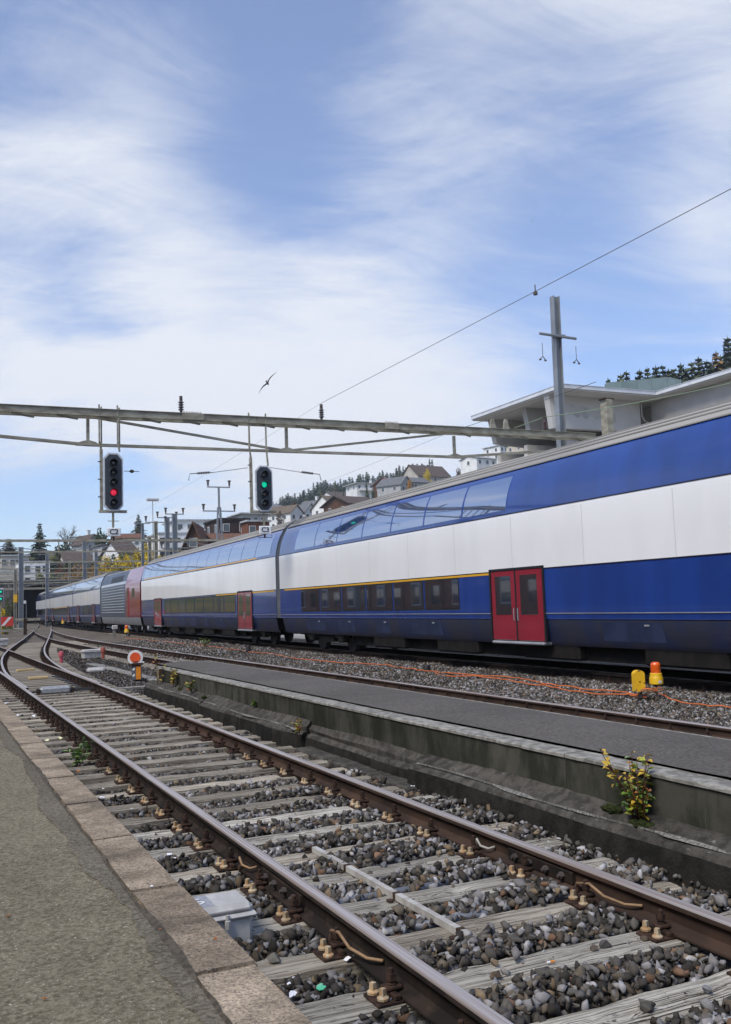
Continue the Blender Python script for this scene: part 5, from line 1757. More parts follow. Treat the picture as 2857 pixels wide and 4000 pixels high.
for k in range(5):
    c0 = Vector((10.12 + r_.uniform(-.1, .22), 11.62 + r_.uniform(-.1, .1), -0.02))
    pts = [c0 + Vector((0.14 * math.cos(t) * r_.uniform(.7, 1.4), 0.12 * math.sin(t), 0.03 + 0.07 * r_.random())) for t in np.linspace(0, 5.6, 9)]
    q = MB(); q.tube(pts, 0.008, 5)
    tag(q.build('cable_loop', MT['cable_orange' if k % 2 else 'cable_tan'], smooth=True), 'loose loop of cable coiled at the foot of the yellow box', 'cable', 'cable loops at the yellow box')

# small black posts between the tracks
for (u, v0, v1, lab) in ((971, 2522, 2545, 'short black marker post among the stones beside the main rail'), (1668, 2598, 2612, 'low black marker block on the ballast behind the island platform'), (505, 2474, 2482, 'small dark block on the ballast right of the far amber beacon')):
    b_ = onb(u, v1); h_ = (at(u, v0, b_.y).z - b_.z)
    q = MB(); q.lathe((0, 0, -0.05), [(0.085, 0), (0.085, h_ + 0.03), (0.075, h_ + 0.05)], 12)
    tag(q.build('marker_post', MT['black'], loc=tuple(b_), smooth=35), lab, 'post')

# grey post with cap
p = onb(447, 2484)
gp = thing('capped_post', 'grey square post with a white cap near the far amber beacon', 'post', (p.x, p.y, p.z - 0.05))
q = MB(); q.box((0, 0, 0.30), (0.15, 0.15, 0.66)); q.build('column', MT['concrete'], gp)
q = MB(); q.rbox((0.04, 0, 0.58), (0.33, 0.26, 0.26), 0.03); q.build('cap', MT['grey_box'], gp)

# disc marker
d = ray(535, 2657); p = CAM + d * ((-0.19 - CAM.z) / d.z)
ds = thing('stop_disc', 'orange disc with white ring on a small grey box at the island platform end', 'sign', (p.x, p.y, -0.22), math.radians(-14))
q = MB(); q.rbox((0, 0, 0.21), (0.235, 0.20, 0.36), 0.02); q.build('box', MT['dark_grey'] if 'dark_grey' in MT else MT['galv'], ds)
MT['dark_grey'] = pm('dark_grey', (0.085, 0.095, 0.115), (0.12, 0.13, 0.15), scale=6, rough=0.6)
ds.children[0].data.materials[0] = MT['dark_grey']
q = MB(); q.box((0.045, -0.1025, 0.215), (0.115, 0.008, 0.315)); q.build('amber_panel', MT['amber_strip'], ds)
for k in range(2):
    q = MB(); z0 = 0.10 + 0.15 * k
    q.add([(-0.1195, -0.08, z0 + 0.10), (-0.1195, -0.08, z0 + 0.06), (-0.1195, 0.08, z0 - 0.02), (-0.1195, 0.08, z0 + 0.02), (-0.1175, -0.08, z0 + 0.10), (-0.1175, -0.08, z0 + 0.06), (-0.1175, 0.08, z0 - 0.02), (-0.1175, 0.08, z0 + 0.02)],
          [(0, 1, 2, 3), (7, 6, 5, 4), (0, 4, 5, 1), (2, 6, 7, 3)])
    q.add([(-0.105, -0.1025, z0 + 0.05), (-0.075, -0.1025, z0 + 0.02), (-0.03, -0.1025, z0 + 0.06), (-0.05, -0.1025, z0 + 0.10)], [(0, 1, 2, 3)])
    q.build('reflector_stripe', MT['white_paint'], ds)
q = MB(); q.prism([(-0.16, 0.40), (0.15, 0.40), (0.17, 0.435), (0.08, 0.455), (-0.12, 0.45)], 'y', -0.13, 0.12); q.build('lid', MT['plate'], ds)
q = MB(); q.lathe((-0.03, 0.0, 0.585), [(0.0, -0.012), (0.185, -0.012), (0.185, 0.012), (0.0, 0.012)], 40, 'y'); wd_ = q.build('white_ring', MT['white_paint'], ds)
q = MB(); q.lathe((-0.03, 0.0, 0.585), [(0.0, -0.018), (0.128, -0.018), (0.128, -0.0125)], 36, 'y'); q.build('orange_disc', MT['orange_paint'], wd_)
q = MB(); q.tube([(-0.09, -0.024, 0.49), (-0.03, -0.03, 0.495), (0.03, -0.024, 0.492)], 0.006, 5); q.build('wire_clip', MT['dark_steel'], wd_)
q = MB(); q.rbox((0.14, 0.02, 0.46), (0.10, 0.06, 0.05), 0.02); q.build('lamp', MT['white_paint'], ds)

# junction boxes


def jbox(label, x, y, z, sx, sy, sz, rz=0.0, lettering=None):
    t_ = thing('junction_box', label, 'junction box', (x, y, z), rz, 'grey junction boxes beside the tracks')
    q = MB(); q.rbox((0, 0, sz * 0.36), (sx * 0.90, sy * 0.86, sz * 0.72), 0.02); q.build('body', MT['grey_box'], t_)
    q = MB()
    q.rbox((0, 0, sz * 0.745), (sx, sy, sz * 0.10), 0.012)
    q.rbox((0, 0, sz * 0.875), (sx * 0.93, sy * 0.88, sz * 0.22), 0.03)
    ld = q.build('lid', MT['grey_box'], t_)
    for s in (-1, 1):
        q = MB(); q.lathe((s * sx * 0.16 - sx * .05, -sy * 0.50, sz * 0.55), [(0.014, 0), (0.016, 0.02), (0.016, sz * 0.16), (0.010, sz * 0.17), (0.010, sz * .27)], 8); q.build('lid_screw', MT['grey_box'], t_)
    if lettering:
        q = MB(); q.box((-sx * 0.22, 0.0, sz * 0.987), (sx * 0.42, sy * 0.66, 0.003)); pp = q.build('dark_patch', pm('dark_patch', (0.24, 0.25, 0.29), (0.33, 0.34, 0.37), scale=25, rough=0.7), ld)
        text(lettering, 0.12, MT['white_paint'], pp, (-sx * 0.22, 0.0, sz * 0.987 + 0.004), (0, 0, math.radians(-78)), ext=0.001)
    return t_


jbox('grey plastic box marked 10 tucked against the platform kerb', 1.385, 5.02, -0.24, 0.42, 0.30, 0.255, 0.0, '10')
p = at(360, 2545, 37); jbox('pale grey box beside the middle track left of the orange disc', 5.85, 37.2, -0.22, 0.80, 0.45, 0.34, math.radians(8))
jbox('pale grey low box at the left edge of the trackbed', 4.0, 57.5, -0.2, 0.9, 0.6, 0.40)
q = MB(); q.rbox((0, 0, 0.06), (0.5, 0.34, 0.16), 0.06)
tag(q.build('cable_cover', MT['grey_box'], loc=(4.55, 28.3, -0.21)), 'small pale cover on the brown ground left of the orange disc', 'cover')
MT['pink'] = pm('pink', (0.55, 0.10, 0.13), (0.45, 0.09, 0.11), scale=8, rough=0.6)
MT['brick_red'] = pm('brick_red', (0.30, 0.075, 0.05), rough=0.7)
for (x, y, m_, lab) in ((4.35, 34.2, 'pink', 'pink marker peg beside the curved turnout rail'), (3.05, 45.6, 'pink', 'pink marker peg at the crossing of the turnout rails'), (6.05, 36.0, 'brick_red', 'dull red marker peg next to the pale grey box')):
    q = MB(); q.lathe((0, 0, 0), [(0.06, 0), (0.06, 0.22), (0.085, 0.24), (0.095, 0.36), (0.07, 0.42), (0.0, 0.43)], 12)
    tag(q.build('marker_peg', MT[m_], loc=(x, y, -0.21), smooth=40), lab, 'marker')
# concrete cable trough lids beyond the platform end
tr = thing('cable_trough', 'line of pale concrete cable trough lids leading away from the island platform', 'cable trough', (0, 0, 0))
pa, pb = Vector((5.25, 21.9, -0.19)), Vector((5.1, 32.8, -0.19))
for k in range(11):
    p_ = pa.lerp(pb, (k + 0.5) / 11)
    q = MB(); q.rbox((0, 0, 0), (0.30, 0.97, 0.05), 0.01); q.build('trough_lid', MT['concrete'], tr, loc=(p_.x, p_.y, p_.z + rnd.uniform(-.006, .006)), rz=rnd.uniform(-.01, .01))
q = MB(); q.rbox((0, 0, 0), (0.95, 0.16, 0.07), 0.01)
tag(q.build('concrete_slab', MT['concrete_light'], loc=(4.15, 21.3, -0.17), rz=0.1), 'narrow pale slab lying between the near rail and the orange disc', 'slab')

# left edge: barrier with red and white board, dwarf signal
bt = thing('buffer_barrier', 'low steel barrier with a red and white board at the far left edge', 'barrier', (5.6, 84, -0.3))
for x in (-3.0, -0.4, 2.2):
    q = MB(); q.box((x, 0, 0.7), (0.25, 0.25, 1.5)); q.build('post', MT['rust_light'], bt)
for z in (0.5, 1.35):
    q = MB(); q.beam((-4.2, 0, z), (3.4, 0, z), 0.18, 0.22); q.build('rail_beam', MT['steel_old'], bt)
q = MB(); q.beam((-3.0, -0.1, 0.5), (-1.7, -0.1, 1.3), 0.08, 0.08); q.beam((-0.4, -0.1, 0.5), (-1.7, -0.1, 1.3), 0.08, 0.08); q.build('brace', MT['steel_old'], bt)
MT['red_paint'] = pm('red_paint', (0.62, 0.045, 0.035), rough=0.5)
q = MB(); q.box((0.72, -0.16, 1.25), (1.05, 0.05, 0.75)); bd = q.build('board', MT['red_paint'], bt)
q = MB(); q.prism([(0.30, 0.90), (0.55, 0.90), (1.15, 1.60), (0.90, 1.60)], 'y', -0.195, -0.187); q.build('white_stripe', MT['white_paint'], bd)
p = at(2, 2312, 78)
dg = thing('dwarf_signal', 'pair of small white framed signal heads showing green at the left edge', 'signal', (p.x, p.y, 0))
for k, vv in enumerate((2312, 2340)):
    z = at(2, vv, 78).z
    q = MB(); q.rbox((0, 0, z), (0.50, 0.14, 0.50), 0.06); f_ = q.build('white_rim', MT['sig_rim'], dg)
    q = MB(); q.rbox((0, -0.075, z), (0.40, 0.02, 0.40), 0.008); q.build('face', MT['sig_board'], f_)
    q = MB(); q.lathe((0.02, -0.086, z), [(0.0, -0.03), (0.07, -0.02), (0.09, 0.0)], 14, 'y'); q.build('lens', MT['lens_green'], f_)
q = MB(); q.beam((0, 0.1, -0.4), (0, 0.1, at(2, 2300, 78).z), 0.12, 0.12); q.build('post', MT['galv'], dg)

# litter
MT['paper'] = pm('paper', (0.80, 0.80, 0.82), (0.68, 0.70, 0.75), scale=9, rough=0.8)
MT['paper_yellow'] = pm('paper_yellow', (0.78, 0.74, 0.42), (0.80, 0.80, 0.7), scale=9, rough=0.8)
MT['green_glass'] = pm('green_glass', (0.08, 0.42, 0.24), (0.05, 0.3, 0.18), scale=6, rough=0.15, spec=0.6)
MT['leaf_orange'] = pm('leaf_orange', (0.45, 0.15, 0.03), (0.35, 0.1, 0.02), scale=20, rough=0.8)


def scrap(u, v, z, s, mat, label, group, name='paper_scrap', seed=0):
    d_ = ray(u, v); p_ = CAM + d_ * ((z - CAM.z) / d_.z)
    r2 = random.Random(seed)
    n_ = 7
    ring = [(s * math.cos(2 * math.pi * k / n_) * r2.uniform(.5, 1.1), s * 0.7 * math.sin(2 * math.pi * k / n_) * r2.uniform(.5, 1.1), r2.uniform(0, .5) * s) for k in range(n_)]
    q_ = MB()
    vs = [(0, 0, s * 0.35)] + ring + [(0, 0, s * 0.35 - 0.002)] + [(x, y, zz - 0.002) for x, y, zz in ring]
    fs = [(0, 1 + k, 1 + (k + 1) % n_) for k in range(n_)] + [(n_ + 1, n_ + 2 + (k + 1) % n_, n_ + 2 + k) for k in range(n_)]
    q_.add(vs, fs)
    o = q_.build(name, MT[mat], loc=tuple(p_), rz=r2.uniform(0, 6))
    tag(o, label, 'litter', group)


G1 = ('crumpled white scrap lying between the platform kerb and the near rail', 'white scraps by the kerb')
for k, (u, v, s) in enumerate([(665, 3340, .030), (683, 3352, .018), (395, 3118, .040), (440, 3076, .030), (405, 3082, .022), (1145, 3890, .030), (1128, 3845, .016), (1370, 3745, .055), (25, 2748, .06), (95, 2738, .06), (72, 2742, .05), (120, 2803, .10), (517, 3160, .02), (298, 2892, .03), (1147, 3821, .012), (75, 2796, .05)]):
    scrap(u, v, -0.16, s, 'paper', G1[0], G1[1], seed=k)
for k, (u, v, s) in enumerate([(245, 2888, .07), (185, 2893, .06)]):
    scrap(u, v, -0.16, s, 'paper_yellow', 'pale yellow crumpled paper by the foot of the near rail', 'yellow papers by the near rail', seed=30 + k)
scrap(1255, 3860, -0.165, .035, 'green_glass', 'piece of green glass among the stones near the kerb', None, 'glass_shard', 41)
scrap(308, 3016, -0.16, .05, 'leaf_orange', 'orange brown leaf litter beside the kerb near the green weed', None, 'fallen_leaf', 42)
scrap(592, 3464, 0.302, .014, 'paper', 'tiny white scrap on the granite kerb', None, 'paper_scrap', 43)
for k, (u, v) in enumerate([(630, 3630), (843, 3668), (178, 3902), (32, 3578)]):
    scrap(u, v, 0.303, .010, 'leaf_orange', 'tiny orange crumb lying on the platform', 'orange crumbs on the platform', 'crumb', 50 + k)
for k, (u, v) in enumerate([(1855, 3395), (1590, 3320), (1370, 3010), (1375, 3020), (1582, 3030), (1615, 3075)]):
    scrap(u, v, -0.15, .020 if k < 2 else .035, 'paper', 'small white scrap lying beside the rail below the island platform', 'white scraps below the island platform', seed=60 + k)
cg = thing('cigarette_end', 'cigarette end with an orange filter lying on a sleeper', 'cigarette', (0, 0, 0))
d = ray(2150, 3762); p = CAM + d * ((-0.155 - CAM.z) / d.z)
cg.location = p; cg.rotation_euler.z = -0.1
q = MB(); q.lathe((0, 0, 0.005), [(0.0055, 0), (0.0055, 0.022)], 8, 'x'); q.build('filter', MT['amber_strip'], cg)
q = MB(); q.lathe((0, 0, 0.005), [(0.0052, -0.016), (0.0052, -0.0005)], 8, 'x'); q.build('paper', MT['paper'], cg)

# ------------------------------------------------------------------ tunnel mouth
MT['masonry'] = pm('masonry', (0.12, 0.112, 0.10), (0.065, 0.06, 0.055), scale=0.9, detail=8, rough=0.95, bump=0.8, bscale=3, bdist=0.05, rv=0.15)
MT['tunnel_shade_black'] = pm('tunnel_shade_black', (0.012, 0.012, 0.012), rough=0.95)  # near-black colour paints in the shade of a deeper tunnel
tp = thing('tunnel_portal', 'dark stone tunnel mouth that the tail of the train has left', 'tunnel', (18.4, 172, 0))
HW, SP, TOPZ = 4.6, 3.4, 7.0
arcp = [(HW * math.cos(t), SP + 3.0 * math.sin(t)) for t in np.linspace(0, math.pi, 13)]
q = MB()
q.box((-HW - 8.0, 0.6, 3.0), (16.0, 1.2, 8.0)); q.build('wing_wall', MT['masonry'], tp)
q = MB(); q.box((HW + 8.0, 0.6, 3.0), (16.0, 1.2, 8.0)); q.build('wing_wall', MT['masonry'], tp)
q = MB()
for (a, b) in zip(arcp, arcp[1:]):
    q.prism([(a[0] - 0, a[1]), (b[0], b[1]), (b[0], TOPZ), (a[0], TOPZ)], 'y', 0.004, 1.196)
q.build('spandrel_wall', MT['masonry'], tp)
for i, (a, b) in enumerate(zip(arcp, arcp[1:])):
    ka, kb = 1.12, 1.12
    q = MB(); q.prism([(a[0] * 0.995, a[1]), (b[0] * 0.995, b[1]), (b[0] * ka, SP + (b[1] - SP) * 1.17), (a[0] * ka, SP + (a[1] - SP) * 1.17)], 'y', -0.12, 0.30); q.build('arch_stone', MT['masonry'], tp)
for s in (-1, 1):
    for k in range(5):
        q = MB(); q.rbox((s * (HW + 0.30), 0.1, -0.6 + 0.8 * k + 0.4), (0.6, 0.44, 0.78), 0.03); q.build('quoin_stone', MT['masonry'], tp)
q = MB(); q.box((0, 0.5, TOPZ + 0.15), (42, 1.5, 0.3)); q.build('parapet', MT['concrete'], tp)
q = MB()
for (a, b) in zip(arcp, arcp[1:]):
    q.add([(a[0], 1.2, a[1]), (b[0], 1.2, b[1]), (b[0], 12, b[1]), (a[0], 12, a[1])], [(0, 1, 2, 3)])
for s in (-1, 1):
    q.add([(s * HW, 1.2, -0.6), (s * HW, 1.2, SP), (s * HW, 12, SP), (s * HW, 12, -0.6)], [(0, 1, 2, 3)])
q.add([(-HW, 12, -0.6), (HW, 12, -0.6), (HW, 12, SP + 3.2), (-HW, 12, SP + 3.2)], [(0, 1, 2, 3)])
q.build('lining', MT['tunnel_shade_black'], tp)
p = at(96, 2352, 169)
sg = thing('white_board', 'small bright white board in front of the tunnel mouth', 'sign', (p.x, p.y, 0))
q = MB(); q.box((0, 0, p.z), (0.5, 0.06, 0.5)); q.build('panel', MT['white_paint'], sg)
q = MB(); q.beam((0.3, 0.05, -0.4), (0.3, 0.05, p.z + .2), 0.08, 0.08); q.build('post', MT['galv'], sg)

# ------------------------------------------------------------------ houses on the hillside
WALL = {'white': (0.80, 0.80, 0.78), 'cream': (0.58, 0.52, 0.42), 'grey': (0.42, 0.42, 0.41), 'beige': (0.50, 0.46, 0.39), 'brown': (0.055, 0.036, 0.030), 'wood': (0.11, 0.055, 0.03), 'brick': (0.20, 0.085, 0.055)}
ROOF = {'brown': (0.12, 0.095, 0.08), 'tile': (0.19, 0.10, 0.065), 'grey': (0.17, 0.175, 0.185), 'red': (0.22, 0.085, 0.055), 'dark': (0.05, 0.042, 0.038), 'pale': (0.5, 0.52, 0.54), 'straw': (0.17, 0.135, 0.10)}
for k, c in WALL.items():
    MT['w_' + k] = pm('w_' + k, c, tuple(x * 0.85 for x in c), scale=0.5, detail=7, rough=0.85)
for k, c in ROOF.items():
    MT['r_' + k] = pm('r_' + k, c, tuple(x * 0.65 for x in c), scale=1.2, detail=6, stretch=(3, 1, 1), rough=0.85, bump=0.6, bscale=5, bdist=0.05)
MT['w_pane'] = pm('w_pane', (0.05, 0.06, 0.07), rough=0.08, spec=0.8)
MT['w_frame'] = pm('w_frame', (0.62, 0.62, 0.60), rough=0.6)
q = MB(); q.box((0, 0, 0), (1.3, 0.12, 1.5)); WF = q.mesh('window', MT['w_frame'])
q = MB(); q.box((0, -0.075, 0), (1.08, 0.03, 1.28)); WP = q.mesh('pane', MT['w_pane'])


def put_window(parent, x, y, z, face, sx=1.0, sz=1.0):
    o = obj('window', WF, parent, (x, y, z), {'front': 0, 'left': -math.pi / 2}[face])
    o.scale = (sx, 1, sz)
    obj('pane', WP, o)


def house(label, u0, u1, v_ridge, v_eave, Y, dep, style, wall, roof, cols=3, rows=2, rz=0.0, wz=None, chimney=False, over=0.5, name='house', wsx=1.0, balcony=False, group='houses on the hillside'):
    p0, p1 = at(u0, v_eave, Y), at(u1, v_eave, Y)
    wd = (p1 - p0).length
    c = (p0 + p1) / 2
    zr = at((u0 + u1) / 2, v_ridge, Y).z
    ze = c.z
    zb_ = min(H(c.x - wd / 2, c.y), H(c.x, c.y)) - 1.5
    he, hr = ze - zb_, zr - zb_
    t_ = thing(name, label, 'house' if name == 'house' else name.replace('_', ' '), (c.x, c.y + dep / 2, zb_), rz, group)
    w2, d2 = wd / 2, dep / 2
    o2 = over
    if style == 'front':
        q = MB(); q.prism([(-w2, 0), (w2, 0), (w2, he), (0, hr - 0.15), (-w2, he)], 'y', -d2, d2); q.build('wall', MT['w_' + wall], t_)
        sl_ = (hr - he) / w2
        for s in (-1, 1):
            q = MB(); q.prism([(0, hr), (s * (w2 + o2), he - sl_ * o2), (s * (w2 + o2), he - sl_ * o2 + 0.22), (0, hr + 0.26)], 'y', -d2 - o2, d2 + o2); rf = q.build('roof', MT['r_' + roof], t_)
    elif style == 'side':
        q = MB(); q.prism([(-d2, 0), (d2, 0), (d2, he), (0, hr - 0.15), (-d2, he)], 'x', -w2, w2); q.build('wall', MT['w_' + wall], t_)
        sl_ = (hr - he) / d2
        for s in (-1, 1):
            q = MB(); q.prism([(0, hr), (s * (d2 + o2), he - sl_ * o2), (s * (d2 + o2), he - sl_ * o2 + 0.22), (0, hr + 0.26)], 'x', -w2 - o2, w2 + o2); rf = q.build('roof', MT['r_' + roof], t_)
    elif style == 'cone':
        q = MB(); q.lathe((0, 0, 0), [(w2, 0), (w2, he)], 16); q.build('wall', MT['w_' + wall], t_)
        q = MB(); q.lathe((0, 0, 0), [(w2 + o2, he), (w2 + o2, he + 0.15), (0.12, hr), (0.12, hr + 0.6), (0.0, hr + 0.7)], 16); rf = q.build('roof', MT['r_' + roof], t_)
    else:
        q = MB(); q.box((0, 0, he / 2), (wd, dep, he)); q.build('wall', MT['w_' + wall], t_)
        q = MB(); q.box((0, 0, he + 0.16), (wd + 2 * o2, dep + 2 * o2, 0.32)); rf = q.build('roof', MT['r_' + roof], t_)
    if chimney:
        q = MB(); q.box((w2 * 0.35, 0, hr + 0.4), (0.9, 0.9, 2.6)); q.box((w2 * 0.35, 0, hr + 1.75), (1.1, 1.1, 0.15)); q.build('chimney', MT['w_white'], rf)
    vis = wz if wz else he * 0.5
    if cols and style != 'cone':
        for r in range(rows):
            z = he - 1.5 - r * 2.8
            if style == 'front' and r == 0 and hr - he > 3:
                put_window(t_, 0, -d2 - 0.03, he + 0.4, 'front', wsx)
            for k in range(cols):
                put_window(t_, -w2 + wd * (k + 0.5) / cols + (0.2 if k % 2 else -0.15), -d2 - 0.03, z, 'front', wsx)
            for k in range(max(1, int(dep / 5))):
                put_window(t_, -w2 - 0.03, -d2 + dep * (k + 0.5) / max(1, int(dep / 5)), z, 'left')
    elif style == 'cone':
        for a in (-2.3, -1.6, -0.9):
            o = obj('window', WF, t_, (w2 * math.cos(a) * 1.005, w2 * math.sin(a) * 1.005, he - 1.6), a + math.pi / 2); obj('pane', WP, o)
    if balcony:
        for r in range(balcony):
            z = he - 3.1 - r * 3.0
            q = MB(); q.box((0.3, -d2 - 0.8, z), (wd * 0.92, 1.6, 0.22)); bl = q.build('balcony', MT['w_white'], t_)
            q = MB(); q.box((0.3, -d2 - 1.56, z + 0.6), (wd * 0.92, 0.08, 0.95)); q.build('parapet', MT['w_white'], bl)
    return t_


house('white flat-roofed house with a white chimney above the tunnel', 86, 190, 2196, 2196, 232, 12, 'flat', 'white', 'pale', 3, 3, 0.06, over=0.1)
house('upper storey of a white terraced house at the left edge of the view', 6, 112, 2168, 2172, 250, 10, 'flat', 'beige', 'pale', 4, 1, 0.0, over=0.4)
house('windowless beige wall building below the white house at the left edge', -40, 90, 2234, 2234, 222, 8, 'flat', 'beige', 'pale', 0, 0, 0.0, over=0.05, name='retaining_building')
house('house with a broad dark brown roof above the autumn bushes', 254, 356, 2155, 2198, 240, 11, 'side', 'beige', 'brown', 3, 1, 0.05)
house('grey gabled house behind the broad brown roof', 318, 378, 2088, 2120, 300, 11, 'front', 'grey', 'brown', 2, 2, 0.3, chimney=True)
house('white house with a steep brown roof left of the yellow trees', 445, 526, 2112, 2160, 235, 10, 'side', 'white', 'brown', 2, 1, 0.25)
house('house with a low brown roof behind the white house', 455, 560, 2082, 2102, 310, 11, 'side', 'white', 'tile', 3, 1, -0.1)
house('blue grey modern house half hidden by a dark tree', 392, 450, 2128, 2130, 245, 9, 'flat', 'grey', 'grey', 3, 2, 0.1)
# terraced apartment house
house('lower wing of the white terraced apartment house with balconies', 622, 800, 2085, 2085, 200, 12, 'flat', 'white', 'pale', 6, 3, 0.0, over=0.2, name='apartment_house', balcony=3)
house('upper wing of the white apartment house set back on the hill', 690, 850, 2030, 2034, 214, 12, 'flat', 'white', 'pale', 5, 2, 0.0, over=0.5, name='apartment_house', balcony=1)
house('steep tiled gable of a brown wooden chalet beside the apartment house', 778, 850, 2042, 2128, 150, 12, 'front', 'wood', 'tile', 1, 1, -0.4, over=0.8)
house('long tiled roof of a low building just above the train', 836, 1010, 2082, 2108, 158, 8, 'side', 'brick', 'tile', 4, 1, 0.0)
house('dark brown flat box house behind the tiled roof', 858, 972, 2030, 2030, 172, 10, 'flat', 'brown', 'dark', 2, 1, 0.0, over=0.3)
house('brick block with a white roof edge behind plate C3', 968, 1052, 2036, 2038, 168, 9, 'flat', 'brick', 'pale', 2, 1, 0.0, over=0.35)
house('flat house with a glass balcony behind the green signal', 945, 1045, 2008, 2008, 230, 10, 'flat', 'grey', 'pale', 3, 1, 0.0, over=0.8, balcony=1)
# row of white gables
house('white turret with a conical grey roof among the gabled houses', 1068, 1130, 1962, 1980, 330, 9, 'cone', 'white', 'grey', 2, 2)
house('white gabled house with brown roof beside the turret', 1100, 1172, 1972, 2002, 318, 11, 'front', 'white', 'straw', 2, 2, 0.5)
house('white gabled house with grey roof, third in the row', 1160, 1226, 1968, 2000, 322, 11, 'front', 'white', 'grey', 2, 2, 0.45)
house('white gabled house with a tall chimney in the row', 1216, 1288, 1950, 1984, 326, 11, 'front', 'white', 'grey', 2, 2, 0.45, chimney=True)
house('house with a big straw-brown hipped roof above the train', 1280, 1356, 1932, 1978, 300, 12, 'side', 'white', 'straw', 2, 1, 0.3)
house('dark brown barn roof with a black gable above the train', 1338, 1470, 1932, 1966, 262, 13, 'side', 'wood', 'brown', 3, 1, 0.25, over=1.0)
house('white gabled cottage under the forest', 1278, 1330, 1936, 1952, 420, 10, 'front', 'white', 'grey', 1, 1, 0.3)
house('long house with a grey brown roof under the forest', 1292, 1384, 1918, 1938, 440, 12, 'side', 'white', 'brown', 3, 1, 0.1)
house('white modern house with a jutting flat roof on the slope', 1394, 1508, 1886, 1890, 380, 12, 'flat', 'white', 'pale', 5, 1, 0.0, over=1.2, chimney=True, balcony=1)
house('red roofed house at the foot of the grey gable', 1512, 1568, 1862, 1888, 340, 11, 'side', 'wood', 'red', 2, 1, 0.4)
house('grey gabled house with pale trim high on the slope', 1530, 1606, 1860, 1892, 322, 11, 'front', 'grey', 'grey', 2, 1, 0.5)
house('house with solar panels on a grey roof high on the slope', 1598, 1680, 1860, 1884, 335, 12, 'side', 'grey', 'grey', 2, 1, 0.1)
house('large brown roof near the top of the slope', 1626, 1760, 1812, 1860, 360, 14, 'side', 'beige', 'brown', 3, 1, 0.1)
house('white house with many windows on the brown hill', 1942, 2008, 1738, 1742, 330, 10, 'flat', 'white', 'pale', 4, 2, 0.2)
house('cream house with a grey roof on the brown hill', 2036, 2118, 1718, 1732, 300, 10, 'side', 'cream', 'grey', 4, 1, 0.1, chimney=True)
house('white gabled end behind the mast on the brown hill', 2120, 2200, 1708, 1722, 290, 10, 'side', 'white', 'red', 2, 1, 0.0)
house('pale long house low on the brown hill', 1848, 1940, 1778, 1790, 300, 9, 'side', 'white', 'pale', 3, 1, 0.2)

# ------------------------------------------------------------------ trees
MT['bark'] = pm('bark', (0.07, 0.055, 0.042), (0.04, 0.032, 0.026), scale=3, stretch=(1, 1, 0.3), rough=0.95)
LEAF = {'fir': ((0.034, 0.058, 0.034), (0.058, 0.084, 0.044)), 'fir_light': ((0.065, 0.085, 0.038), (0.105, 0.115, 0.05)), 'tan': ((0.19, 0.125, 0.05), (0.13, 0.085, 0.04)),
        'yellow': ((0.62, 0.43, 0.02), (0.45, 0.34, 0.03)), 'olive': ((0.16, 0.165, 0.04), (0.10, 0.115, 0.03)), 'orange': ((0.34, 0.17, 0.03), (0.23, 0.13, 0.035)),
        'green': ((0.055, 0.080, 0.026), (0.035, 0.055, 0.02)), 'red': ((0.16, 0.055, 0.035), (0.10, 0.05, 0.03)), 'brown': ((0.13, 0.10, 0.07), (0.09, 0.07, 0.05))}
for k, (a, b) in LEAF.items():
    MT['lf_' + k] = pm('lf_' + k, a, b, scale=0.9, detail=4, rough=0.75, rv=0.22, spec=0.25)


def fir_mesh(seed, n_t=22, fat=0.25, name='crown'):
    r2 = random.Random(seed)
    q_ = MB()
    for i in range(n_t):
        z = 0.10 + 0.88 * (i / (n_t - 1)) ** 0.92
        rad = fat * (1 - z) ** 0.82 * r2.uniform(0.78, 1.15) + 0.010
        nb = max(5, int(15 * (1 - z)) + 4)
        for k in range(nb):
            t = 2 * math.pi * (k + r2.random() * .8) / nb
            L_ = rad * r2.uniform(0.6, 1.12)
            d_ = Vector((math.cos(t), math.sin(t), 0))
            s_ = Vector((-math.sin(t), math.cos(t), 0))
            dr = L_ * r2.uniform(0.15, 0.45)
            for m_ in range(3):
                a0, a1 = L_ * m_ / 3.2, L_ * (m_ + 1.25) / 3.2
                wv2 = (0.017 + 0.030 * (1 - z)) * r2.uniform(.8, 1.5) * (1.25 - 0.25 * m_)
                p_ = d_ * a0 + Vector((0, 0, z - dr * (m_ / 3) + r2.uniform(-.008, .008)))
                e_ = d_ * a1 + Vector((0, 0, z - dr * ((m_ + 1.2) / 3) - r2.uniform(0, .02)))
                tw = r2.uniform(-.6, .6)
                sv = s_ * wv2 + Vector((0, 0, wv2 * tw))
                q_.add([p_ - sv, p_ + sv, e_ + sv * 0.35, e_ - sv * 0.35], [(0, 1, 2, 3)])
    q_.add([(-.012, 0, .93), (.012, 0, .93), (0, 0, 1.02)], [(0, 1, 2)])
    return q_


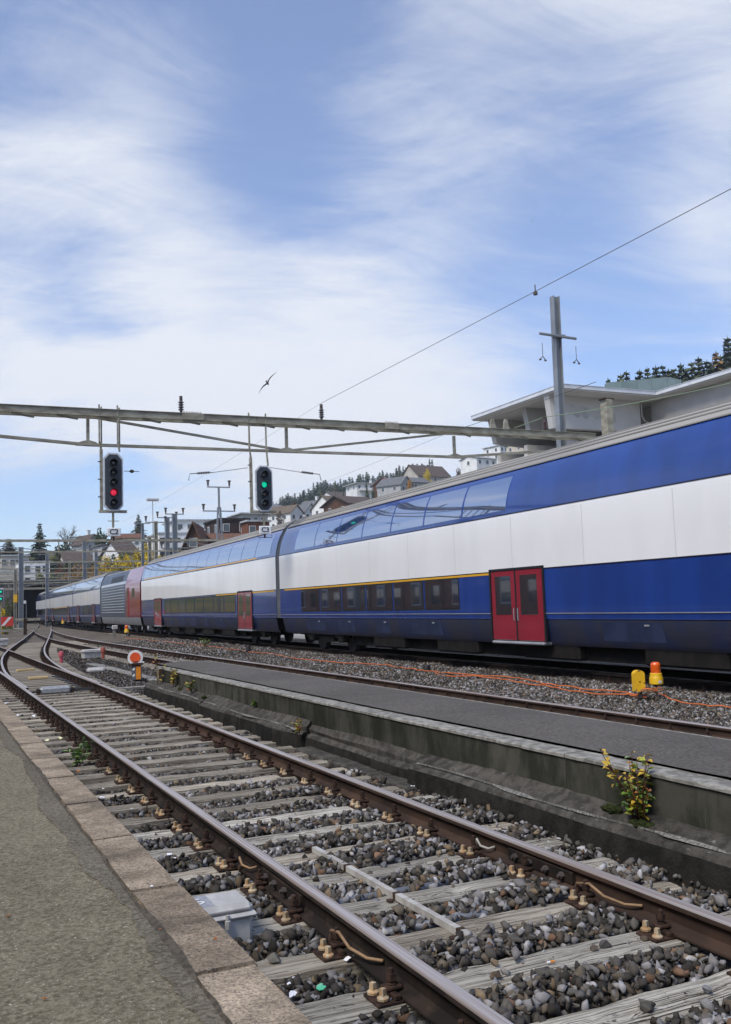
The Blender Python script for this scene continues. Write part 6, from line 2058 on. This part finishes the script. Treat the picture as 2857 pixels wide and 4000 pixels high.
def broad_mesh(seed, n_leaf=1100, clumps=16, sx=0.42, sz=0.40, leaf=0.035):
    r2 = random.Random(seed)
    q_ = MB()
    cs = []
    for k in range(clumps):
        while True:
            p_ = Vector((r2.uniform(-1, 1), r2.uniform(-1, 1), r2.uniform(-1, 1)))
            if 0.25 < p_.length < 1:
                break
        cs.append((Vector((p_.x * sx * .75, p_.y * sx * .75, 0.58 + p_.z * sz * .8)), r2.uniform(0.09, 0.19)))
    for i in range(n_leaf):
        c_, rr_ = cs[r2.randrange(clumps)]
        v_ = Vector((r2.gauss(0, 1), r2.gauss(0, 1), r2.gauss(0, 1))).normalized() * rr_ * r2.uniform(0.55, 1.1)
        p_ = c_ + v_
        a_ = Vector((r2.gauss(0, 1), r2.gauss(0, 1), r2.gauss(0, .6))).normalized()
        b_ = a_.cross(Vector((r2.gauss(0, 1), r2.gauss(0, 1), r2.gauss(0, 1)))).normalized()
        s_ = leaf * r2.uniform(.6, 1.4)
        q_.add([p_ - a_ * s_, p_ + b_ * s_ * .6, p_ + a_ * s_, p_ - b_ * s_ * .6], [(0, 1, 2, 3)])
    return q_


def limbs(seed, n_=7, z0=0.2):
    r2 = random.Random(seed)
    q_ = MB()
    q_.tube([(0, 0, -0.05), (r2.uniform(-.01, .01), 0, 0.3), (r2.uniform(-.02, .02), 0.01, 0.75)], [0.028, 0.022, 0.006], 7)
    for k in range(n_):
        t = 2 * math.pi * k / n_ + r2.random()
        z = z0 + 0.4 * r2.random()
        e_ = Vector((math.cos(t) * r2.uniform(.2, .36), math.sin(t) * r2.uniform(.2, .36), z + r2.uniform(.15, .32)))
        q_.tube([(0, 0, z), tuple(e_ * 0.5 + Vector((0, 0, z * 0.45))), tuple(e_)], [0.012, 0.008, 0.003], 5)
    return q_


def bare_mesh(seed):
    r2 = random.Random(seed)
    q_ = MB()

    def grow(p_, d_, L_, r0, lev):
        e_ = p_ + d_ * L_
        q_.tube([tuple(p_), tuple(e_)], [r0, r0 * 0.62], 5 if lev < 2 else 3, cap=False)
        if lev >= 5:
            return
        for k in range(3 if lev < 4 else 2):
            nd = (d_ + Vector((r2.gauss(0, .55), r2.gauss(0, .55), r2.gauss(0.12, .35)))).normalized()
            grow(p_ + d_ * L_ * r2.uniform(.55, 1), nd, L_ * r2.uniform(.58, .80), r0 * 0.58, lev + 1)
    grow(Vector((0, 0, -0.03)), Vector((0, 0, 1)), 0.30, 0.026, 0)
    return q_


FIRS = {}
for kind in ('fir', 'fir_light', 'tan'):
    FIRS[kind] = [fir_mesh(s + 3, 20 + s, 0.20 + 0.035 * s).mesh('crown', MT['lf_' + kind], fix=False) for s in range(4)]
BRO = {}
for i_, kind in enumerate(('yellow', 'olive', 'orange', 'green', 'red', 'brown')):
    BRO[kind] = [broad_mesh(20 + s + 7 * i_, clumps=14 + 3 * s).mesh('crown', MT['lf_' + kind], fix=False) for s in range(3)]
BUSH = {}
for i_, kind in enumerate(('yellow', 'olive', 'orange', 'green', 'red')):
    BUSH[kind] = [broad_mesh(70 + s + 5 * i_, 900, 14, 0.75, 0.50, 0.045).mesh('foliage', MT['lf_' + kind], fix=False) for s in range(2)]
q = MB(); q.tube([(0, 0, -0.05), (0, 0, 0.5), (0, 0, 0.97)], [0.022, 0.014, 0.003], 7); FTR = q.mesh('trunk', MT['bark'], True)
LTR = [limbs(s).mesh('trunk', MT['bark'], True) for s in range(3)]
q = MB()
for k in range(6):
    t = k * 1.05
    q.tube([(0, 0, -0.08), (0.12 * math.cos(t), 0.12 * math.sin(t), 0.3), (0.3 * math.cos(t), 0.3 * math.sin(t), 0.6)], [0.02, 0.012, 0.004], 5)
STM = q.mesh('stem', MT['bark'], True)
tk = [0]


def tree(label, kind, u, v, Y, form='fir', wide=1.0, group=None, sink=0.0, cat='tree'):
    tk[0] += 1
    k = tk[0]
    p_ = at(u, v, Y)
    zg = H(p_.x, p_.y) - 0.2 - sink
    h_ = max(1.0, p_.z - zg)
    nm = {'fir': 'conifer_tree', 'broad': 'broadleaf_tree', 'bush': 'bush'}[form]
    t_ = thing(nm, label, cat if form != 'bush' else 'bush', (p_.x, p_.y, zg), k * 1.7, group)
    if form == 'fir':
        a_ = obj('trunk', FTR, t_); b_ = obj('crown', FIRS[kind][k % 4], t_)
    elif form == 'broad':
        a_ = obj('trunk', LTR[k % 3], t_); b_ = obj('crown', BRO[kind][k % 3], t_)
    else:
        a_ = obj('stem', STM, t_); b_ = obj('foliage', BUSH[kind][k % 2], t_)
    for o in (a_, b_):
        o.scale = (h_ * wide, h_ * wide, h_)
    return t_


def tree_w(label, kind, u, v, Y, form, width_px, **kw):
    """tree whose crown is width_px wide in the photograph"""
    p_ = at(u, v, Y)
    zg = H(p_.x, p_.y) - 0.2 - kw.get('sink', 0.0)
    h_ = max(1.0, p_.z - zg)
    base = {'fir': 0.46, 'broad': 0.86, 'bush': 1.4}[form]
    wm_ = width_px / FPX * (p_ - CAM).length
    if form == 'fir':
        wm_ = max(wm_, 0.26 * h_)
    return tree(label, kind, u, v, Y, form, wm_ / (base * h_), **kw)


tree_w('tall dark fir with a pointed top behind the white house', 'fir', 156, 2043, 262, 'fir', 140)
tree_w('dark round pine at the left edge above the white house', 'fir_light', 36, 2105, 320, 'fir', 140)
tree_w('dark evergreen right of the grey gabled house', 'green', 393, 2062, 262, 'broad', 70)
tree_w('lone pine standing on the ridge left of the lamp mast', 'fir_light', 541, 2010, 390, 'fir', 120)
tree_w('ivy green tree below the bare tree', 'green', 246, 2112, 270, 'broad', 84)
GY_ = 'bright yellow autumn trees behind the locomotive'
for (u, v, Y, wpx) in ((430, 2150, 214, 80), (480, 2150, 206, 90), (556, 2108, 190, 110), (604, 2124, 182, 90), (520, 2140, 200, 100), (640, 2160, 176, 80), (578, 2150, 175, 100)):
    tree_w('bright yellow autumn tree beside the line behind the locomotive', 'yellow', u, v, Y, 'broad', wpx, group=GY_)
GB = 'autumn bushes on the bank'
for i, (u, v, Y, wpx, kind) in enumerate([(205, 2190, 236, 50, 'green'), (240, 2215, 225, 56, 'red'), (268, 2200, 240, 50, 'green'), (300, 2222, 222, 64, 'orange'), (335, 2215, 228, 60, 'orange'), (366, 2225, 215, 56, 'orange'), (395, 2190, 232, 56, 'olive'), (422, 2170, 238, 60, 'green'), (446, 2200, 214, 60, 'yellow'),
                                     (470, 2176, 225, 60, 'olive'), (490, 2190, 205, 60, 'yellow'), (500, 2165, 220, 56, 'olive'), (276, 2245, 208, 64, 'orange'), (232, 2250, 212, 60, 'olive'), (196, 2262, 206, 56, 'green'), (330, 2250, 204, 60, 'olive'), (380, 2245, 200, 60, 'orange'), (430, 2232, 198, 60, 'yellow'), (215, 2165, 250, 46, 'olive'), (160, 2300, 196, 60, 'olive'), (120, 2305, 198, 60, 'green'), (350, 2190, 245, 56, 'yellow'), (310, 2198, 248, 50, 'olive'), (460, 2215, 205, 60, 'olive'), (520, 2200, 196, 60, 'yellow'), (546, 2188, 190, 56, 'olive'), (405, 2215, 215, 60, 'yellow'), (255, 2225, 230, 50, 'olive'), (185, 2225, 225, 46, 'olive')]):
    lab = {'green': 'green bush', 'red': 'dull red bush', 'orange': 'orange brown bush', 'olive': 'olive green bush', 'yellow': 'yellow green bush'}[kind] + ' on the bank above the tail of the train'
    tree_w(lab, kind, u, v - 6, Y, 'bush', wpx * 1.9, group=GB)
for i, (u, v, Y, wpx, kind) in enumerate([(14, 2360, 92, 70, 'yellow'), (-20, 2330, 96, 70, 'yellow'), (30, 2395, 88, 40, 'olive'), (42, 2320, 160, 44, 'olive')]):
    tree_w({'yellow': 'yellow shrub at the left edge beside the green signal heads', 'olive': 'olive shrub behind the barrier at the left edge'}[kind], kind, u, v, Y, 'bush', wpx, group='shrubs at the left edge')
bt_ = bare_mesh(3).mesh('branches', MT['lf_brown'], fix=False)
p = at(268, 2046, 285)
b_ = thing('bare_tree', 'bare brown tree with a fine round crown of twigs', 'tree', (p.x, p.y, H(p.x, p.y) - 0.2))
o = obj('branches', bt_, b_)
hb = max(v.co.z for v in bt_.vertices)
wb = max(abs(v.co.x) for v in bt_.vertices)
hh_ = (p.z - H(p.x, p.y) + 0.2) / hb
o.scale = (min(hh_, 110 / FPX * 290 / 2 / wb),) * 2 + (hh_,)

# forest on the ridge
GF = 'dark firs of the forest on the ridge'
r_ = random.Random(21)
line = [(1060, 1962), (1110, 1934), (1165, 1916), (1215, 1893), (1270, 1880), (1330, 1868), (1400, 1852), (1455, 1846), (1510, 1838), (1560, 1818), (1640, 1802), (1720, 1780), (1790, 1765)]
lu, lv = [a for a, b in line], [b for a, b in line]
for k in range(96):
    u = 1045 + (1690 - 1045) * (k + r_.random()) / 96
    v = float(np.interp(u, lu, lv)) + r_.uniform(-6, 26)
    tree_w('dark fir in the forest along the top of the ridge', 'fir' if r_.random() < .85 else 'fir_light', u, v, r_.uniform(560, 640), 'fir', r_.uniform(66, 92), group=GF)
for k in range(60):
    u = 1050 + 640 * (k + r_.random()) / 60
    v = float(np.interp(u, lu, lv)) + r_.uniform(24, 52)
    tree_w('dark fir in the forest along the top of the ridge', 'fir', u, v, r_.uniform(490, 550), 'fir', r_.uniform(66, 96), group=GF)
for (u, v, Y, wpx, kind, form, lab) in [(1254, 1914, 400, 28, 'tan', 'fir', 'tan autumn larch standing before the dark forest'), (1193, 1952, 352, 34, 'yellow', 'broad', 'yellow autumn tree behind the white gables'), (1150, 1955, 356, 30, 'red', 'broad', 'russet tree behind the turret'), (1132, 1978, 345, 26, 'orange', 'broad', 'orange brown tree beside the turret'),
                                        (1432, 1878, 350, 34, 'fir', 'fir', 'dark fir in front of the white modern house'), (1457, 1908, 345, 22, 'green', 'broad', 'small green tree beside the white modern house'), (1342, 1900, 400, 16, 'fir', 'fir', 'thin dark cypress among the roofs'), (1310, 1918, 405, 20, 'green', 'fir', 'small green conifer beside the cottage') if False else (1310, 1920, 405, 20, 'fir_light', 'fir', 'small green conifer beside the cottage'),
                                        (1570, 1838, 400, 26, 'fir_light', 'fir', 'green conifer above the red roofed house'), (1586, 1842, 398, 22, 'fir_light', 'fir', 'narrow green conifer above the grey gable'), (1670, 1822, 342, 40, 'yellow', 'broad', 'yellow brown tree in front of the large brown roof'), (1598, 1868, 316, 26, 'orange', 'broad', 'small orange tree beside the solar roof'), (1092, 1990, 300, 40, 'brown', 'broad', 'thin brown birch in front of the turret')]:
    tree_w(lab, kind, u, v, Y, form, wpx)
GH = 'bare brown trees on the hill behind the gantry'
for k in range(26):
    u = 1800 + 330 * (k + r_.random()) / 26
    v = float(np.interp(u, [1800, 1860, 1930, 2000, 2130], [1800, 1772, 1715, 1700, 1690])) + r_.uniform(-4, 26)
    tree_w('greyish brown leafless tree on the hill behind the gantry', 'brown', u, v, r_.uniform(380, 440), 'broad', r_.uniform(34, 56), group=GH)
tree_w('small dark fir between the white and the cream house', 'fir_light', 2012, 1726, 312, 'fir', 22)
GR = 'conifers behind the concrete building'
for k, (u, v, wpx, kind) in enumerate([(2375, 1480, 26, 'fir'), (2425, 1462, 40, 'fir_light'), (2447, 1450, 44, 'fir_light'), (2500, 1446, 40, 'fir_light'), (2528, 1436, 44, 'fir_light'), (2562, 1431, 44, 'fir'), (2588, 1426, 34, 'fir'), (2612, 1444, 30, 'fir_light'), (2632, 1438, 40, 'fir_light'), (2660, 1421, 40, 'fir'), (2700, 1414, 52, 'fir_light'),
                                       (2728, 1396, 52, 'fir_light'), (2760, 1408, 40, 'fir'), (2796, 1374, 56, 'tan'), (2815, 1390, 44, 'fir_light'), (2842, 1316, 70, 'fir'), (2880, 1330, 80, 'fir'), (2780, 1420, 60, 'fir'), (2680, 1440, 60, 'fir_light')]):
    tree_w('dark conifer rising behind the flat roof of the concrete building' if kind != 'tan' else 'tan autumn conifer rising behind the flat roof', kind, u, v, 150 + 6 * (k % 4), 'fir', 230 + 20 * (k % 4), group=GR)

# ------------------------------------------------------------------ weeds and the shrub on the footing


def leaf_mesh(L_, W_, mat, fold=0.25):
    q_ = MB()
    q_.add([(0, 0, 0), (L_ * .3, W_ * .45, W_ * fold), (L_ * .65, W_ * .40, W_ * fold), (L_, 0, -L_ * .08), (L_ * .65, -W_ * .40, W_ * fold), (L_ * .3, -W_ * .45, W_ * fold), (L_ * .5, 0, 0)],
           [(0, 6, 1), (1, 6, 2), (2, 6, 3), (3, 6, 4), (4, 6, 5), (5, 6, 0)])
    return q_.mesh('leaf', mat, True, fix=False)


for k, c in {'lg': (0.14, 0.27, 0.04), 'lyg': (0.36, 0.38, 0.045), 'ly': (0.55, 0.37, 0.04), 'lp': (0.24, 0.34, 0.15), 'lo': (0.42, 0.15, 0.05), 'lb': (0.10, 0.03, 0.02)}.items():
    MT[k] = pm('leaf_' + k, c, tuple(x * .7 for x in c), scale=60, rough=0.5, rv=0.15)
LM = [leaf_mesh(0.058, 0.040, MT[k]) for k in ('lg', 'lyg', 'ly', 'lp', 'lo', 'lb')]
sb = thing('leafy_shrub', 'small shrub with green and yellow leaves growing from the platform footing', 'shrub', (4.215, 4.98, 0.06))
r_ = random.Random(12)
MT['twig'] = pm('twig', (0.10, 0.045, 0.03), rough=0.8)
for s in range(20):
    a = r_.uniform(0, 6.28)
    lean = r_.uniform(0.04, 0.20)
    ht = r_.uniform(0.20, 0.47)
    pts = [Vector((0.02 * math.cos(a), 0.03 * math.sin(a), 0)), Vector((lean * .4 * math.cos(a) - .02, lean * .55 * math.sin(a), ht * .5)), Vector((lean * math.cos(a) - .04, lean * math.sin(a), ht))]
    q = MB(); q.tube(pts, [0.005, 0.004, 0.002], 5); q.build('stem', MT['twig'], sb, smooth=True)
    for k in range(11):
        t = 0.20 + 0.80 * k / 10
        p_ = pts[0].lerp(pts[1], t * 2) if t < .5 else pts[1].lerp(pts[2], t * 2 - 1)
        kind = r_.choices(range(6), weights=([5, 4, 2, 2, .5, .2] if t < .75 else [1, 4, 5, 1, 2, .5]))[0]
        o = obj('leaf', LM[kind], sb, p_)
        o.rotation_euler = (r_.uniform(-.5, .5), r_.uniform(-.7, .3), r_.uniform(0, 6.28))
        sc = r_.uniform(.6, 1.15)
        o.scale = (sc, sc, sc)
MT['moss'] = pm('moss', (0.035, 0.045, 0.012), (0.02, 0.026, 0.010), scale=40, rough=1.0, bump=1.0, bscale=120, bdist=0.01)


def moss(label, x, y, z, s, seed):
    r2 = random.Random(seed)
    bm = bmesh.new(); bmesh.ops.create_icosphere(bm, subdivisions=3, radius=1)
    for v_ in bm.verts:
        k_ = 1 + 0.25 * math.sin(v_.co.x * 5 + seed) * math.sin(v_.co.y * 6) + r2.uniform(-.08, .08)
        v_.co = Vector((v_.co.x * s * .55 * k_, v_.co.y * s * k_, v_.co.z * s * .32 * k_))
    me_ = bpy.data.meshes.new('moss_cushion'); bm.to_mesh(me_); bm.free(); me_.materials.append(MT['moss'])
    tag(obj('moss_cushion', me_, None, (x, y, z)), label, 'moss', 'moss cushions on the footing')


moss('cushion of green moss at the foot of the leafy shrub', 4.20, 4.92, 0.06, 0.10, 1)
moss('flat moss patch just left of the leafy shrub', 4.22, 5.24, 0.10, 0.09, 2)
moss('small moss tuft on the far footing below the platform wall', 4.24, 17.1, 0.10, 0.10, 3)
moss('tiny moss tuft on the far footing near the platform end', 4.20, 15.4, 0.08, 0.08, 4)


def weed(label, loc, n_st, ht, spread, kinds, leaf_s, per=8, seed=0, narrow=False, name='weed'):
    t_ = thing(name, label, 'weed', loc)
    r2 = random.Random(seed)
    for s in range(n_st):
        a = r2.uniform(0, 6.28)
        e_ = Vector((spread * math.cos(a) * r2.random(), spread * math.sin(a) * r2.random(), ht * r2.uniform(.6, 1)))
        q_ = MB(); q_.tube([(0, 0, 0), e_ * .5 + Vector((0, 0, ht * .06)), e_], [0.004, 0.003, 0.0015], 4); q_.build('stem', MT['twig'], t_)
        for k in range(per):
            p_ = e_ * (0.2 + 0.8 * k / per)
            o = obj('leaf', LM[r2.choice(kinds)], t_, p_)
            o.rotation_euler = (r2.uniform(-.5, .5), r2.uniform(-.6, .3), r2.uniform(0, 6.28))
            o.scale = (leaf_s, leaf_s * (0.45 if narrow else 1), leaf_s)


d = ray(312, 3000); p = CAM + d * ((-0.19 - CAM.z) / d.z)
weed('feathery green weed growing between the kerb and the near rail', (p.x, p.y, -0.19), 8, 0.34, 0.20, [0, 0, 3], 1.35, 12, 1, True)
d = ray(612, 2672); p = Vector((4.22, 18.6, 0.10))
weed('tall yellowing weed at the end of the island platform', (4.18, 18.7, 0.08), 4, 0.62, 0.15, [1, 2, 4], 1.3, 7, 2)
weed('yellow leaved weed against the island platform wall', (4.22, 17.6, 0.10), 5, 0.40, 0.2, [1, 2, 2], 1.3, 7, 3)
weed('small reddish weed on the footing of the island platform', (4.20, 16.2, 0.10), 5, 0.26, 0.2, [0, 1, 4], 1.2, 6, 4)
weed('dry tuft of grass where the far footing block is broken off', (4.10, 10.8, 0.0), 7, 0.20, 0.12, [1, 2, 4], 0.9, 5, 13, True)
weed('small green seedling in the wall joint of the island platform', (4.27, 13.0, 0.12), 4, 0.12, 0.08, [0, 0, 1], 0.9, 5, 14)
weed('dry weed on the ballast beside the main track rail', (10.55, 38.5, -0.06), 8, 0.40, 0.4, [0, 3, 1], 1.6, 8, 5)

# ------------------------------------------------------------------ light autumn haze in the valley
hz = bpy.data.materials.new('haze')
hz.use_nodes = True
hz.node_tree.nodes.clear()
hv = hz.node_tree.nodes.new('ShaderNodeVolumePrincipled')
hv.inputs['Color'].default_value = (0.80, 0.88, 1.0, 1)
hv.inputs['Density'].default_value = 0.00022
ho = hz.node_tree.nodes.new('ShaderNodeOutputMaterial')
hz.node_tree.links.new(hv.outputs[0], ho.inputs['Volume'])
q = MB(); q.box((300, 600, 100), (2040, 2240, 206)); q.build('haze', hz)['kind'] = 'stuff'
